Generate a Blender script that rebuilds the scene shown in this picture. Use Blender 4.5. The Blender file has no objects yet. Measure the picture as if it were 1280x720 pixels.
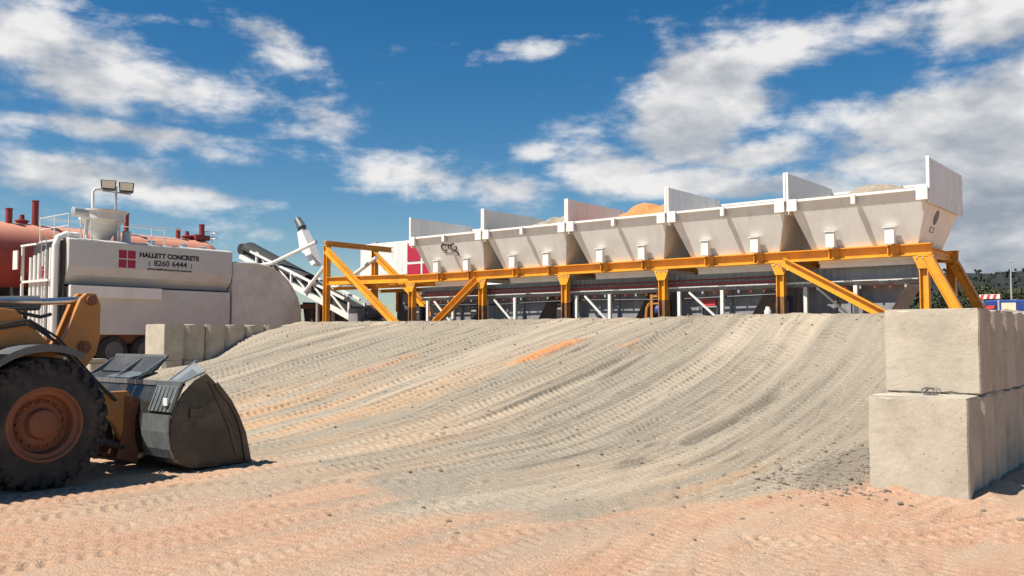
import bpy, bmesh, math, random
import numpy as np
from mathutils import Vector, Matrix
R = math.radians
rnd = random.Random(7)
sc = bpy.context.scene
col = sc.collection

# ------------------------------------------------------------------ camera
# plant axes: x runs along the row of bins (towards the right end), y up the ramp
HEAD = math.atan(920/1130)
cd = bpy.data.cameras.new('camera'); cam = bpy.data.objects.new('camera', cd); col.objects.link(cam)
cd.sensor_width = 36; cd.lens = 36*1130/1280; cd.clip_start = .1; cd.clip_end = 9000
cam.location = (0, 0, 1.85)
cam.rotation_euler = (R(90+3.14), 0, HEAD)      # heading turned left of +y
sc.camera = cam

# ------------------------------------------------------------------ sun
sd = Vector((.30, .65, -1.0)).normalized()                 # direction the light travels
sl = bpy.data.lights.new('sun', 'SUN'); sl.energy = 5.0; sl.angle = R(.55); sl.color = (1, .95, .86)
so = bpy.data.objects.new('sun', sl); col.objects.link(so)
so.rotation_euler = sd.to_track_quat('-Z', 'Y').to_euler(); so.location = (0, 0, 60)
SUN_EL = math.asin(-sd.z); SUN_AZ = math.atan2(-sd.x, -sd.y)

# ------------------------------------------------------------------ world: sky texture with clouds
w = bpy.data.worlds.new('World'); sc.world = w; w.use_nodes = True
nt = w.node_tree; N = nt.nodes; L = nt.links
for n in list(N): N.remove(n)
def nd(t, **k):
    n = N.new(t)
    for a, b in k.items(): setattr(n, a, b)
    return n
def setin(n, i, v):
    if isinstance(v, bpy.types.NodeSocket): L.new(v, n.inputs[i])
    elif v is not None: n.inputs[i].default_value = v
def mt(op, a, b=None, c=None, clamp=False):
    n = nd('ShaderNodeMath', operation=op, use_clamp=clamp)
    setin(n, 0, a); setin(n, 1, b); setin(n, 2, c); return n.outputs[0]
sky = nd('ShaderNodeTexSky', sky_type='NISHITA', sun_disc=False, sun_elevation=SUN_EL, sun_rotation=SUN_AZ,
         altitude=50, air_density=1.0, dust_density=.35, ozone_density=2.6)
tc = nd('ShaderNodeTexCoord')
rot = nd('ShaderNodeVectorRotate', rotation_type='Z_AXIS'); L.new(tc.outputs['Generated'], rot.inputs['Vector'])
rot.inputs['Angle'].default_value = -HEAD
sx = nd('ShaderNodeSeparateXYZ'); L.new(rot.outputs[0], sx.inputs[0])
az = mt('ARCTAN2', sx.outputs[0], sx.outputs[1])
el = mt('ARCSINE', sx.outputs[2])
def cvec(da, de):
    c = nd('ShaderNodeCombineXYZ'); L.new(mt('ADD', az, da), c.inputs[0]); L.new(mt('ADD', mt('MULTIPLY', el, 1.9), de), c.inputs[1]); return c.outputs[0]
warp = nd('ShaderNodeTexNoise'); L.new(cvec(3, 1), warp.inputs['Vector']); warp.inputs['Scale'].default_value = 7; warp.inputs['Detail'].default_value = 3
wo = mt('MULTIPLY', mt('SUBTRACT', warp.outputs[0], .5), .06)
azw = mt('ADD', az, wo); elw = mt('ADD', el, mt('MULTIPLY', wo, -.55))
# (azimuth, elevation, half width, half height, tilt, weight) of each cloud of that day
def A(px, py, rx, ry, tilt, wt):
    a = math.atan((px-640)/1130); e = math.atan((422-py)/1130*math.cos(a))
    return (a, e, rx/1130*math.cos(a), ry/1130, tilt, wt)
CL = [A(60,60,140,50,-.25,1.0), A(190,105,120,34,-.25,.9), A(330,42,50,20,-.3,.5), A(400,140,60,36,-.2,.36), A(150,163,190,15,-.05,.75),
      A(285,196,50,14,-.1,.6), A(60,212,120,26,-.05,.85), A(230,245,170,12,-.05,.55), A(520,222,85,26,-.08,.85), A(640,236,85,20,-.05,.8),
      A(680,192,34,14,.0,.75), A(690,50,60,18,.1,.5), A(790,120,70,50,.2,.4), A(860,145,90,50,.1,1.1), A(900,85,90,42,.1,1.0), A(1000,55,120,34,.12,.95),
      A(960,188,80,22,0,.95), A(1110,30,90,34,.1,.9), A(1240,22,80,34,0,1.1), A(1200,140,150,46,.1,1.2), A(1240,210,150,60,0,1.3), A(1240,290,190,60,0,1.2), A(1140,60,60,20,.2,.5),
      A(760,215,70,34,0,1.0), A(860,228,120,24,0,.95), A(990,225,90,18,0,.7), A(1090,185,60,30,.1,.8), A(560,285,220,14,0,.35), A(330,290,100,14,0,.28), A(1450,120,160,120,0,1.0), A(-150,150,160,70,0,.8), A(1080,290,120,40,0,.6)]
def coverage(az_, el_):
    tot = None
    for (a, e, rx, ry, t, wt) in CL:
        dx = mt('SUBTRACT', az_, a); dy = mt('SUBTRACT', el_, e)
        c, s = math.cos(t), math.sin(t)
        X = mt('MULTIPLY_ADD', dx, c/rx, mt('MULTIPLY', dy, s/rx))
        Y = mt('MULTIPLY_ADD', dy, c/ry, mt('MULTIPLY', dx, -s/ry))
        r2 = mt('MULTIPLY_ADD', X, X, mt('MULTIPLY', Y, Y))
        g = mt('MULTIPLY', mt('EXPONENT', mt('MULTIPLY', r2, -.9)), wt)
        tot = g if tot is None else mt('MAXIMUM', tot, g)
    return tot
cov = coverage(azw, elw)
def fbm(da, de, sc_=7.5, det=12, rough=.66):
    n = nd('ShaderNodeTexNoise'); L.new(cvec(da, de), n.inputs['Vector'])
    n.inputs['Scale'].default_value = sc_; n.inputs['Detail'].default_value = det; n.inputs['Roughness'].default_value = rough
    n.inputs['Distortion'].default_value = .12
    return n.outputs[0]
f0 = fbm(0, 0, 6.5, 12, .62)
g0 = fbm(0, 0, 6.5, 5, .55); g1 = fbm(.018, -.05, 6.5, 5, .55)      # the second sample looks towards the light (up, left)
streak = nd('ShaderNodeTexNoise'); cv = nd('ShaderNodeCombineXYZ'); L.new(mt('MULTIPLY', az, 1.0), cv.inputs[0]); L.new(mt('MULTIPLY', el, 5.0), cv.inputs[1]); L.new(cv.outputs[0], streak.inputs['Vector'])
streak.inputs['Scale'].default_value = 7; streak.inputs['Detail'].default_value = 8; streak.inputs['Roughness'].default_value = .6
dens0 = mt('ADD', mt('MULTIPLY', mt('SUBTRACT', f0, .5), 2.5), mt('ADD', cov, mt('MULTIPLY', mt('SUBTRACT', streak.outputs[0], .5), .8)))
alpha = nd('ShaderNodeMapRange', interpolation_type='SMOOTHSTEP'); L.new(dens0, alpha.inputs[0]); alpha.inputs[1].default_value = .16; alpha.inputs[2].default_value = .82
alpha.inputs[4].default_value = .96
lit = mt('MULTIPLY', mt('SUBTRACT', g0, g1), 3.4)
cov2 = coverage(azw, mt('ADD', elw, .04))                      # thick cloud overhead greys the base
core = nd('ShaderNodeMapRange'); L.new(mt('ADD', cov2, mt('MULTIPLY', mt('SUBTRACT', g0, .5), 1.2)), core.inputs[0]); core.inputs[1].default_value = .45; core.inputs[2].default_value = 1.25
shade = mt('ADD', .82, mt('SUBTRACT', lit, mt('MULTIPLY', core.outputs[0], .62)), clamp=True)
cr = nd('ShaderNodeValToRGB'); L.new(shade, cr.inputs[0])
cr.color_ramp.elements[0].color = (4.6, 5.2, 6.1, 1); cr.color_ramp.elements[1].color = (12.6, 12.4, 12.2, 1)
e = cr.color_ramp.elements.new(.45); e.color = (7.6, 7.9, 8.4, 1)
hs = nd('ShaderNodeHueSaturation'); L.new(sky.outputs[0], hs.inputs['Color']); hs.inputs['Saturation'].default_value = 1.42; hs.inputs['Value'].default_value = 1.32; hs.inputs['Hue'].default_value = .498
mx = nd('ShaderNodeMix', data_type='RGBA'); L.new(alpha.outputs[0], mx.inputs[0]); L.new(hs.outputs[0], mx.inputs[6]); L.new(cr.outputs[0], mx.inputs[7])
bg = nd('ShaderNodeBackground'); L.new(mx.outputs[2], bg.inputs[0]); bg.inputs[1].default_value = .05
wout = nd('ShaderNodeOutputWorld'); L.new(bg.outputs[0], wout.inputs[0])
w.cycles.sampling_method = 'MANUAL'; w.cycles.sample_map_resolution = 512

vs = sc.view_settings; vs.view_transform = 'Standard'; vs.look = 'None'; vs.gamma = 1; vs.use_curve_mapping = False; vs.exposure = .5
sc.cycles.max_bounces = 6; sc.cycles.diffuse_bounces = 2; sc.cycles.use_denoising = True

# ================================================================== materials
def material(name, c, rough=.6, metal=0, var=.12, scale=3, bump=.0, bscale=40, dirt=None, dirt_amt=.35, dirt_scale=1.6, streaks=False, spec=.5, extra=None):
    m = bpy.data.materials.new(name); m.use_nodes = True
    t = m.node_tree; n_, l_ = t.nodes, t.links
    b = n_['Principled BSDF']; b.inputs['Roughness'].default_value = rough; b.inputs['Metallic'].default_value = metal
    b.inputs['Specular IOR Level'].default_value = spec
    co = n_.new('ShaderNodeTexCoord'); oi = n_.new('ShaderNodeObjectInfo'); sc_ = n_.new('ShaderNodeVectorMath'); sc_.operation = 'SCALE'; sc_.inputs[0].default_value = (37, 23, 11); l_.new(oi.outputs['Random'], sc_.inputs['Scale'])
    av = n_.new('ShaderNodeVectorMath'); l_.new(co.outputs['Object'], av.inputs[0]); l_.new(sc_.outputs[0], av.inputs[1]); src = av.outputs[0]
    ns = n_.new('ShaderNodeTexNoise'); ns.inputs['Scale'].default_value = scale; ns.inputs['Detail'].default_value = 8; ns.inputs['Roughness'].default_value = .65
    l_.new(src, ns.inputs['Vector'])
    mr = n_.new('ShaderNodeMapRange'); mr.inputs[1].default_value = .3; mr.inputs[2].default_value = .7; mr.inputs[3].default_value = 1-var; mr.inputs[4].default_value = 1+var
    l_.new(ns.outputs[0], mr.inputs[0])
    mu = n_.new('ShaderNodeMix'); mu.data_type = 'RGBA'; mu.blend_type = 'MULTIPLY'; mu.inputs[0].default_value = 1; mu.inputs[6].default_value = (*c, 1)
    l_.new(mr.outputs[0], mu.inputs[7]); out = mu.outputs[2]
    if dirt:
        d = n_.new('ShaderNodeTexNoise'); d.inputs['Scale'].default_value = dirt_scale; d.inputs['Detail'].default_value = 9; d.inputs['Roughness'].default_value = .7
        if streaks:
            mp = n_.new('ShaderNodeMapping'); mp.inputs['Scale'].default_value = (3.5, 3.5, .35); l_.new(src, mp.inputs[0]); l_.new(mp.outputs[0], d.inputs['Vector'])
        else: l_.new(src, d.inputs['Vector'])
        r2 = n_.new('ShaderNodeMapRange'); r2.inputs[1].default_value = .47; r2.inputs[2].default_value = .68; r2.inputs[4].default_value = dirt_amt
        l_.new(d.outputs[0], r2.inputs[0])
        m2 = n_.new('ShaderNodeMix'); m2.data_type = 'RGBA'; l_.new(r2.outputs[0], m2.inputs[0]); l_.new(out, m2.inputs[6]); m2.inputs[7].default_value = (*dirt, 1)
        out = m2.outputs[2]
        rr = n_.new('ShaderNodeMapRange'); rr.inputs[3].default_value = rough; rr.inputs[4].default_value = min(1, rough+.3); l_.new(r2.outputs[0], rr.inputs[0]); l_.new(rr.outputs[0], b.inputs['Roughness'])
    if extra:                                             # narrow rust or grime runs
        mp = n_.new('ShaderNodeMapping'); mp.inputs['Scale'].default_value = (9, 9, .7); l_.new(src, mp.inputs[0]); q = n_.new('ShaderNodeTexNoise'); q.inputs['Scale'].default_value = 1; q.inputs['Detail'].default_value = 10; q.inputs['Roughness'].default_value = .72; l_.new(mp.outputs[0], q.inputs['Vector'])
        r3 = n_.new('ShaderNodeMapRange'); r3.inputs[1].default_value = .60; r3.inputs[2].default_value = .74; r3.inputs[4].default_value = extra[1]; l_.new(q.outputs[0], r3.inputs[0])
        m3 = n_.new('ShaderNodeMix'); m3.data_type = 'RGBA'; l_.new(r3.outputs[0], m3.inputs[0]); l_.new(out, m3.inputs[6]); m3.inputs[7].default_value = (*extra[0], 1); out = m3.outputs[2]
    l_.new(out, b.inputs['Base Color'])
    if bump:
        bn = n_.new('ShaderNodeTexNoise'); bn.inputs['Scale'].default_value = bscale; bn.inputs['Detail'].default_value = 6; l_.new(src, bn.inputs['Vector'])
        bu = n_.new('ShaderNodeBump'); bu.inputs['Strength'].default_value = bump; bu.inputs['Distance'].default_value = .02
        l_.new(bn.outputs[0], bu.inputs['Height']); l_.new(bu.outputs[0], b.inputs['Normal'])
    return m
M = {}
M['white'] = material('white_paint', (.83, .785, .72), .42, var=.04, scale=1.2, dirt=(.5, .41, .31), dirt_amt=.3, dirt_scale=1.1, streaks=True, extra=((.33, .2, .12), .5))
M['silo'] = material('silo_paint', (.60, .585, .535), .5, var=.05, scale=1.2, dirt=(.42, .36, .28), dirt_amt=.35, dirt_scale=.8, extra=((.3, .22, .15), .45))
M['dusty'] = material('dusty_steel', (.70, .67, .60), .8, var=.1, dirt=(.5, .44, .36), dirt_amt=.6, dirt_scale=.9, extra=((.25, .13, .07), .7))
M['cyl'] = material('tube_paint', (.78, .76, .70), .4, var=.06, dirt=(.4, .35, .28), dirt_amt=.3, streaks=True)
M['yellow'] = material('yellow_paint', (.84, .35, .02), .42, var=.1, dirt=(.36, .16, .05), dirt_amt=.55, dirt_scale=2.2, extra=((.2, .1, .05), .6))
M['muddy'] = material('caked_mud', (.20, .10, .045), .85, var=.25, dirt=(.45, .2, .04), dirt_amt=.6, dirt_scale=6)
M['orange'] = material('loader_paint', (.50, .20, .035), .45, var=.12, dirt=(.34, .2, .1), dirt_amt=.7, dirt_scale=4)
M['rim'] = material('rim_paint', (.23, .085, .038), .8, var=.2, dirt=(.17, .11, .07), dirt_amt=.8, dirt_scale=4)
M['tyre'] = material('tyre_rubber', (.028, .027, .026), .85, var=.2, dirt=(.14, .11, .08), dirt_amt=.45, dirt_scale=3, bump=.3, bscale=30)
M['black'] = material('black_steel', (.03, .032, .035), .5, var=.25, dirt=(.11, .09, .07), dirt_amt=.6, dirt_scale=2.5)
M['bucket'] = material('bucket_steel', (.045, .042, .037), .27, .35, var=.3, scale=2.5, dirt=(.17, .13, .09), dirt_amt=.65, dirt_scale=1.3, bump=.25, bscale=25)
M['worn'] = material('worn_steel', (.24, .26, .26), .38, .55, var=.3, scale=4, dirt=(.10, .09, .08), dirt_amt=.6, dirt_scale=6, streaks=True)
M['darksteel'] = material('dark_grey_paint', (.09, .10, .11), .45, var=.15, dirt=(.2, .17, .13), dirt_amt=.5)
M['chrome'] = material('cylinder_chrome', (.62, .6, .58), .2, .9, var=.1)
M['galv'] = material('galvanised_steel', (.5, .5, .5), .45, .5, var=.1)
M['red'] = material('red_oxide_paint', (.34, .045, .035), .55, var=.12, dirt=(.36, .09, .06), dirt_amt=.6, dirt_scale=2)
M['darkred'] = material('dark_red_paint', (.26, .03, .025), .5, var=.15, dirt=(.2, .08, .05), dirt_amt=.4)
M['logo'] = material('logo_red', (.45, .02, .05), .5, var=.06)
M['logodk'] = material('logo_maroon', (.36, .012, .05), .5, var=.06)
M['ink'] = material('lettering_black', (.02, .02, .025), .6, var=.05)
M['grey'] = material('grey_panel', (.27, .265, .26), .6, var=.15, dirt=(.13, .105, .08), dirt_amt=.6, streaks=True)
M['clad'] = material('steel_cladding', (.26, .31, .325), .5, .1, var=.1, dirt=(.2, .17, .14), dirt_amt=.4, streaks=True)
M['concrete'] = material('block_concrete', (.47, .41, .32), .9, var=.13, scale=2.2, bump=.35, bscale=22, dirt=(.30, .265, .20), dirt_amt=.65, dirt_scale=1.5)
_t = M['concrete'].node_tree; _n = _t.nodes; _l = _t.links; _b = _n['Principled BSDF']; _src = _b.inputs['Base Color'].links[0].from_socket; _bump = _b.inputs['Normal'].links[0].from_node; _vec = [q for q in _n if q.type == 'VECT_MATH' and q.operation == 'ADD'][0].outputs[0]
_v = _n.new('ShaderNodeTexVoronoi'); _v.inputs['Scale'].default_value = 16; _l.new(_vec, _v.inputs['Vector']); _h = _n.new('ShaderNodeMapRange'); _h.inputs[1].default_value = .06; _h.inputs[2].default_value = .15; _l.new(_v.outputs['Distance'], _h.inputs[0])
_vn = _n.new('ShaderNodeTexNoise'); _vn.inputs['Scale'].default_value = 2.6; _l.new(_vec, _vn.inputs['Vector']); _vr = _n.new('ShaderNodeMapRange'); _vr.inputs[1].default_value = .5; _vr.inputs[2].default_value = .6; _l.new(_vn.outputs[0], _vr.inputs[0])
_iv = _n.new('ShaderNodeMath'); _iv.operation = 'SUBTRACT'; _iv.inputs[0].default_value = 1; _l.new(_h.outputs[0], _iv.inputs[1]); _hm = _n.new('ShaderNodeMath'); _hm.operation = 'MULTIPLY'; _l.new(_iv.outputs[0], _hm.inputs[0]); _l.new(_vr.outputs[0], _hm.inputs[1])
_x = _n.new('ShaderNodeMix'); _x.data_type = 'RGBA'; _l.new(_hm.outputs[0], _x.inputs[0]); _l.new(_src, _x.inputs[6]); _x.inputs[7].default_value = (.2, .165, .12, 1)
_mp = _n.new('ShaderNodeMapping'); _mp.inputs['Scale'].default_value = (.8, .8, 5); _l.new(_vec, _mp.inputs[0]); _q = _n.new('ShaderNodeTexNoise'); _q.inputs['Scale'].default_value = 1.3; _q.inputs['Detail'].default_value = 9; _q.inputs['Roughness'].default_value = .7; _l.new(_mp.outputs[0], _q.inputs['Vector'])
_r = _n.new('ShaderNodeMapRange'); _r.inputs[1].default_value = .56; _r.inputs[2].default_value = .7; _r.inputs[4].default_value = .6; _l.new(_q.outputs[0], _r.inputs[0]); _y = _n.new('ShaderNodeMix'); _y.data_type = 'RGBA'; _l.new(_r.outputs[0], _y.inputs[0]); _l.new(_x.outputs[2], _y.inputs[6]); _y.inputs[7].default_value = (.30, .27, .22, 1); _l.new(_y.outputs[2], _b.inputs['Base Color'])
_hs = _bump.inputs['Height'].links[0].from_socket; _ad = _n.new('ShaderNodeMath'); _ad.operation = 'SUBTRACT'; _l.new(_hs, _ad.inputs[0]); _l.new(_hm.outputs[0], _ad.inputs[1]); _l.new(_ad.outputs[0], _bump.inputs['Height'])
M['glass'] = material('lamp_glass', (.5, .42, .3), .15, var=.05)
M['blue'] = material('blue_paint', (.02, .05, .22), .4, var=.1, dirt=(.1, .1, .14), dirt_amt=.3)
M['navy'] = material('navy_paint', (.02, .025, .05), .5, var=.1)
M['cream'] = material('cream_paint', (.7, .6, .42), .5, var=.08)
M['signred'] = material('sign_red', (.6, .05, .05), .5, var=.05)
M['sand'] = material('orange_sand', (.62, .25, .085), .95, var=.15, scale=8, bump=.8, bscale=25, dirt=(.3, .12, .05), dirt_amt=.55, dirt_scale=7)
M['gravel'] = material('grey_gravel', (.36, .30, .22), .95, var=.2, scale=15, bump=1, bscale=50, dirt=(.2, .16, .11), dirt_amt=.5, dirt_scale=6)
M['bark'] = material('bark', (.09, .06, .04), .9, var=.2)
M['belt'] = material('conveyor_belt', (.03, .03, .03), .8, var=.2)
M['stone'] = material('loose_stone', (.21, .17, .13), .95, var=.3, scale=6)
M['brick'] = material('house_wall', (.38, .30, .24), .8, var=.1)
M['tile'] = material('house_roof', (.22, .16, .14), .8, var=.1)
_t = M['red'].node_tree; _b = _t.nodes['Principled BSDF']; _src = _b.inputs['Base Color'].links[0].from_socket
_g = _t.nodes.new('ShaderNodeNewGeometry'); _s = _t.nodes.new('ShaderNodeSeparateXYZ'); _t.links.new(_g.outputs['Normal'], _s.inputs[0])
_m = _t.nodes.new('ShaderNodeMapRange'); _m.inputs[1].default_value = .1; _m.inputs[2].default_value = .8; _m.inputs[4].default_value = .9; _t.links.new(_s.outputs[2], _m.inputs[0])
_x = _t.nodes.new('ShaderNodeMix'); _x.data_type = 'RGBA'; _t.links.new(_m.outputs[0], _x.inputs[0]); _t.links.new(_src, _x.inputs[6]); _x.inputs[7].default_value = (.70, .32, .20, 1); _t.links.new(_x.outputs[2], _b.inputs['Base Color'])  # upward faces mixed to pale salmon: sunlit top put into the colour
def leaf_mat(name, c):
    m = material(name, c, .75, var=.45, scale=.9)
    return m
M['leaf'] = leaf_mat('leaf_dark', (.035, .05, .022)); M['leaf2'] = leaf_mat('leaf_olive', (.065, .075, .032))

# ================================================================== mesh helpers
ORG = {}
class MB:
    def __init__(s): s.v = []; s.f = []
    def add(s, vs_, fs_):
        o = len(s.v); s.v += [tuple(v) for v in vs_]; s.f += [tuple(i+o for i in f) for f in fs_]; return s
    def box(s, x0, x1, y0, y1, z0, z1, ch=0):
        if x0 > x1: x0, x1 = x1, x0
        if y0 > y1: y0, y1 = y1, y0
        if z0 > z1: z0, z1 = z1, z0
        if ch <= 0:
            return s.add([(x0,y0,z0),(x1,y0,z0),(x1,y1,z0),(x0,y1,z0),(x0,y0,z1),(x1,y0,z1),(x1,y1,z1),(x0,y1,z1)],
                         [(0,3,2,1),(4,5,6,7),(0,1,5,4),(1,2,6,5),(2,3,7,6),(3,0,4,7)])
        bm = bmesh.new(); bmesh.ops.create_cube(bm, size=1)
        for v in bm.verts: v.co = Vector(((x0+x1)/2+v.co.x*(x1-x0), (y0+y1)/2+v.co.y*(y1-y0), (z0+z1)/2+v.co.z*(z1-z0)))
        bmesh.ops.bevel(bm, geom=bm.edges[:], offset=ch, segments=2, affect='EDGES')
        bm.verts.index_update(); s.add([v.co for v in bm.verts], [[v.index for v in f.verts] for f in bm.faces]); bm.free(); return s
    def beam(s, p0, p1, w, h, up=(0,0,1)):
        p0, p1 = Vector(p0), Vector(p1); d = (p1-p0).normalized(); u = Vector(up)
        if abs(d.dot(u)) > .98: u = Vector((0,1,0))
        a = d.cross(u).normalized(); b = a.cross(d).normalized()
        vs_ = [p+a*(sa*w/2)+b*(sb*h/2) for p in (p0,p1) for sa,sb in ((-1,-1),(1,-1),(1,1),(-1,1))]
        return s.add(vs_, [(0,1,2,3),(7,6,5,4),(0,4,5,1),(1,5,6,2),(2,6,7,3),(3,7,4,0)])
    def ibeam(s, p0, p1, w, h, up=(0,0,1), t=.02):
        p0, p1 = Vector(p0), Vector(p1); d = (p1-p0).normalized(); u = Vector(up)
        if abs(d.dot(u)) > .98: u = Vector((0,1,0))
        a = d.cross(u).normalized(); b = a.cross(d).normalized()
        s.beam(p0+b*(h/2-t/2), p1+b*(h/2-t/2), w, t, b); s.beam(p0-b*(h/2-t/2), p1-b*(h/2-t/2), w, t, b)
        s.beam(p0, p1, t, h-2*t, b); return s
    def tube(s, pts, r, n=10, cap=True):
        pts = [Vector(p) for p in pts]; rs = r if isinstance(r, (list, tuple)) else [r]*len(pts); o = []
        prev = None
        for i, p in enumerate(pts):
            d = (pts[min(i+1, len(pts)-1)]-pts[max(i-1, 0)]).normalized()
            u = Vector((0,0,1)) if abs(d.z) < .95 else Vector((0,1,0))
            if prev is not None: u = prev
            a = d.cross(u).normalized(); b = a.cross(d).normalized(); prev = b
            for k in range(n):
                t = 2*math.pi*k/n; o.append(p+a*math.cos(t)*rs[i]+b*math.sin(t)*rs[i])
        f = []
        for i in range(len(pts)-1):
            for k in range(n): f.append((i*n+k, i*n+(k+1)%n, (i+1)*n+(k+1)%n, (i+1)*n+k))
        if cap: f.append(tuple(range(n-1,-1,-1))); f.append(tuple((len(pts)-1)*n+k for k in range(n)))
        return s.add(o, f)
    def lathe(s, c, axis, prof, n=40, cap=True):                 # prof: (distance along axis, radius)
        c = Vector(c); ax = Vector(axis).normalized(); u = Vector((0,0,1)) if abs(ax.z) < .9 else Vector((1,0,0))
        a = ax.cross(u).normalized(); b = ax.cross(a).normalized(); o = []; f = []
        for d, r in prof:
            for k in range(n): t = 2*math.pi*k/n; o.append(c+ax*d+(a*math.cos(t)+b*math.sin(t))*max(r, 1e-4))
        for i in range(len(prof)-1):
            for k in range(n): f.append((i*n+k, i*n+(k+1)%n, (i+1)*n+(k+1)%n, (i+1)*n+k))
        if cap: f.append(tuple(range(n))); f.append(tuple((len(prof)-1)*n+k for k in range(n)))
        return s.add(o, f)
    def prism(s, poly, x0, x1, plane='yz'):            # polygon extruded across its plane
        mk = {'yz': lambda p, q: (q, p[0], p[1]), 'xz': lambda p, q: (p[0], q, p[1]), 'xy': lambda p, q: (p[0], p[1], q)}[plane]
        n = len(poly); o = [mk(p, x0) for p in poly]+[mk(p, x1) for p in poly]
        f = [tuple(range(n)), tuple(range(2*n-1, n-1, -1))]+[(i, i+n, (i+1)%n+n, (i+1)%n) for i in range(n)]
        return s.add(o, f)
    def quad_plate(s, a, b, c, d, t):                  # four corners, thickened along the normal
        a, b, c, d = map(Vector, (a,b,c,d)); n = (b-a).cross(d-a).normalized()*(t/2)
        vs_ = [p-n for p in (a,b,c,d)]+[p+n for p in (a,b,c,d)]
        return s.add(vs_, [(3,2,1,0),(4,5,6,7),(0,1,5,4),(1,2,6,5),(2,3,7,6),(3,0,4,7)])
    def build(s, name, mat, parent=None, smooth=False, bevel=0, org=None):
        O = Vector(org) if org is not None else (ORG.get(parent.name, Vector()) if parent else Vector())
        me = bpy.data.meshes.new(name); me.from_pydata([tuple(Vector(v)-O) for v in s.v], [], s.f); me.materials.append(mat)
        bm = bmesh.new(); bm.from_mesh(me); bmesh.ops.recalc_face_normals(bm, faces=bm.faces[:])
        if bevel: bmesh.ops.bevel(bm, geom=[e for e in bm.edges if len(e.link_faces) == 2 and e.calc_face_angle(0) > .5], offset=bevel, segments=1, affect='EDGES')
        bm.to_mesh(me); bm.free()
        if smooth:
            for p in me.polygons: p.use_smooth = True
            me.set_sharp_from_angle(angle=R(35))
        o = bpy.data.objects.new(name, me); col.objects.link(o); ORG[o.name] = O
        if parent: o.parent = parent
        else: o.location = O
        return o
def thing(name, label, cat, loc, group=None):
    o = bpy.data.objects.new(name, None); col.objects.link(o); o.location = loc; o.empty_display_size = .3
    o['label'] = label; o['category'] = cat
    if group: o['group'] = group
    ORG[o.name] = Vector(loc); return o
def tag(o, label, cat, group=None):
    o['label'] = label; o['category'] = cat
    if group: o['group'] = group
    return o
def struct(o, kind='structure'): o['kind'] = kind; return o
def copy_tree(o, loc, label, group=None):
    c = o.copy(); col.objects.link(c); c.location = loc; c['label'] = label
    if group: c['group'] = group
    def rec(a, b):
        for ch in a.children:
            d = ch.copy(); col.objects.link(d); d.parent = b; rec(ch, d)
    rec(o, c); return c
def lettering(txt, size, width, mat, parent, pos, right, up, name='lettering', bold=.006):
    cu = bpy.data.curves.new('t', 'FONT'); cu.body = txt; cu.size = size; cu.align_x = 'LEFT'; cu.offset = bold; cu.extrude = .003
    t = bpy.data.objects.new('t', cu); col.objects.link(t); bpy.context.view_layer.update()
    me = bpy.data.meshes.new_from_object(t.evaluated_get(bpy.context.evaluated_depsgraph_get())); bpy.data.objects.remove(t)
    xs = [v.co.x for v in me.vertices]; k = width/(max(xs)-min(xs)); x0 = min(xs)
    r = Vector(right).normalized(); u = Vector(up).normalized(); n = r.cross(u); P = Vector(pos)-ORG[parent.name]
    for v in me.vertices: v.co = P+r*((v.co.x-x0)*k)+u*v.co.y+n*v.co.z
    me.materials.clear(); me.materials.append(mat); me.name = name
    o = bpy.data.objects.new(name, me); col.objects.link(o); o.parent = parent; ORG[o.name] = ORG[parent.name]; return o

# ================================================================== ground and ramp
PY = np.array([-50, 9.5, 11, 12, 13, 14, 15, 16, 17, 18, 18.8, 19.4, 19.9, 20.4, 21.0, 60.]); PZ = np.array([0, 0, .02, .06, .17, .33, .52, .74, 1.0, 1.31, 1.62, 1.93, 2.2, 2.36, 2.40, 2.4])
def smooth(a, b, x): t = np.clip((x-a)/(b-a), 0, 1); return t*t*(3-2*t)
FY = np.linspace(-50, 60, 4401); FZ = np.interp(FY, PY, PZ); kk = np.hanning(31); kk /= kk.sum(); FZs = np.convolve(np.pad(FZ, 15, 'edge'), kk, 'valid')
LY = np.array([-50, 8.4, 9.3, 10, 11, 12, 14, 16, 18, 19.5, 20.4, 21, 60.]); LZ = np.array([0, 0, .05, .14, .33, .54, .98, 1.42, 1.87, 2.19, 2.36, 2.40, 2.4])
FZl = np.convolve(np.pad(np.interp(FY, LY, LZ), 15, 'edge'), kk, 'valid')
rng = np.random.default_rng(3)
def vnoise(x, y, sx, sy, seed):
    g = np.random.default_rng(seed).random((256, 256)); X = x/sx; Y = y/sy
    xi = np.floor(X).astype(int); yi = np.floor(Y).astype(int); fx = X-xi; fy = Y-yi; fx = fx*fx*(3-2*fx); fy = fy*fy*(3-2*fy)
    a = g[xi % 256, yi % 256]; b = g[(xi+1) % 256, yi % 256]; c = g[xi % 256, (yi+1) % 256]; d = g[(xi+1) % 256, (yi+1) % 256]
    return (a*(1-fx)+b*fx)*(1-fy)+(c*(1-fx)+d*fx)*fy-.5
def fb(x, y, sx, sy, seed, o=4): return sum(vnoise(x, y, sx/2**i, sy/2**i, seed+i)/2**i for i in range(o))
def large(x, y):                                              # broad form of the place
    wl = smooth(-7.5, -12.5, x); z = (np.interp(y, FY, FZs)*(1-wl)+np.interp(y, FY, FZl)*wl)*smooth(-2.7, -3.3, x)*smooth(-26.9, -26.5, x)
    z = z+.12*smooth(-20, -25, x)*np.exp(-((y-18)/1.6)**2)*(x > -26.7)
    z = z-.5*np.exp(-((y-15.8)/1.7)**2)*smooth(-23.5, -26, x)*(x > -26.7)
    z = z*np.where(y > 21.15, 0, 1)
    z = np.maximum(z, .86*smooth(-22, -28, x)*smooth(6, 12, y)*np.where(y > 21.15, 0.99, 1))
    z = z+.09*smooth(5.5, 8, y)*smooth(-8, -10, x)*smooth(12, 10, y)
    return z
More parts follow.
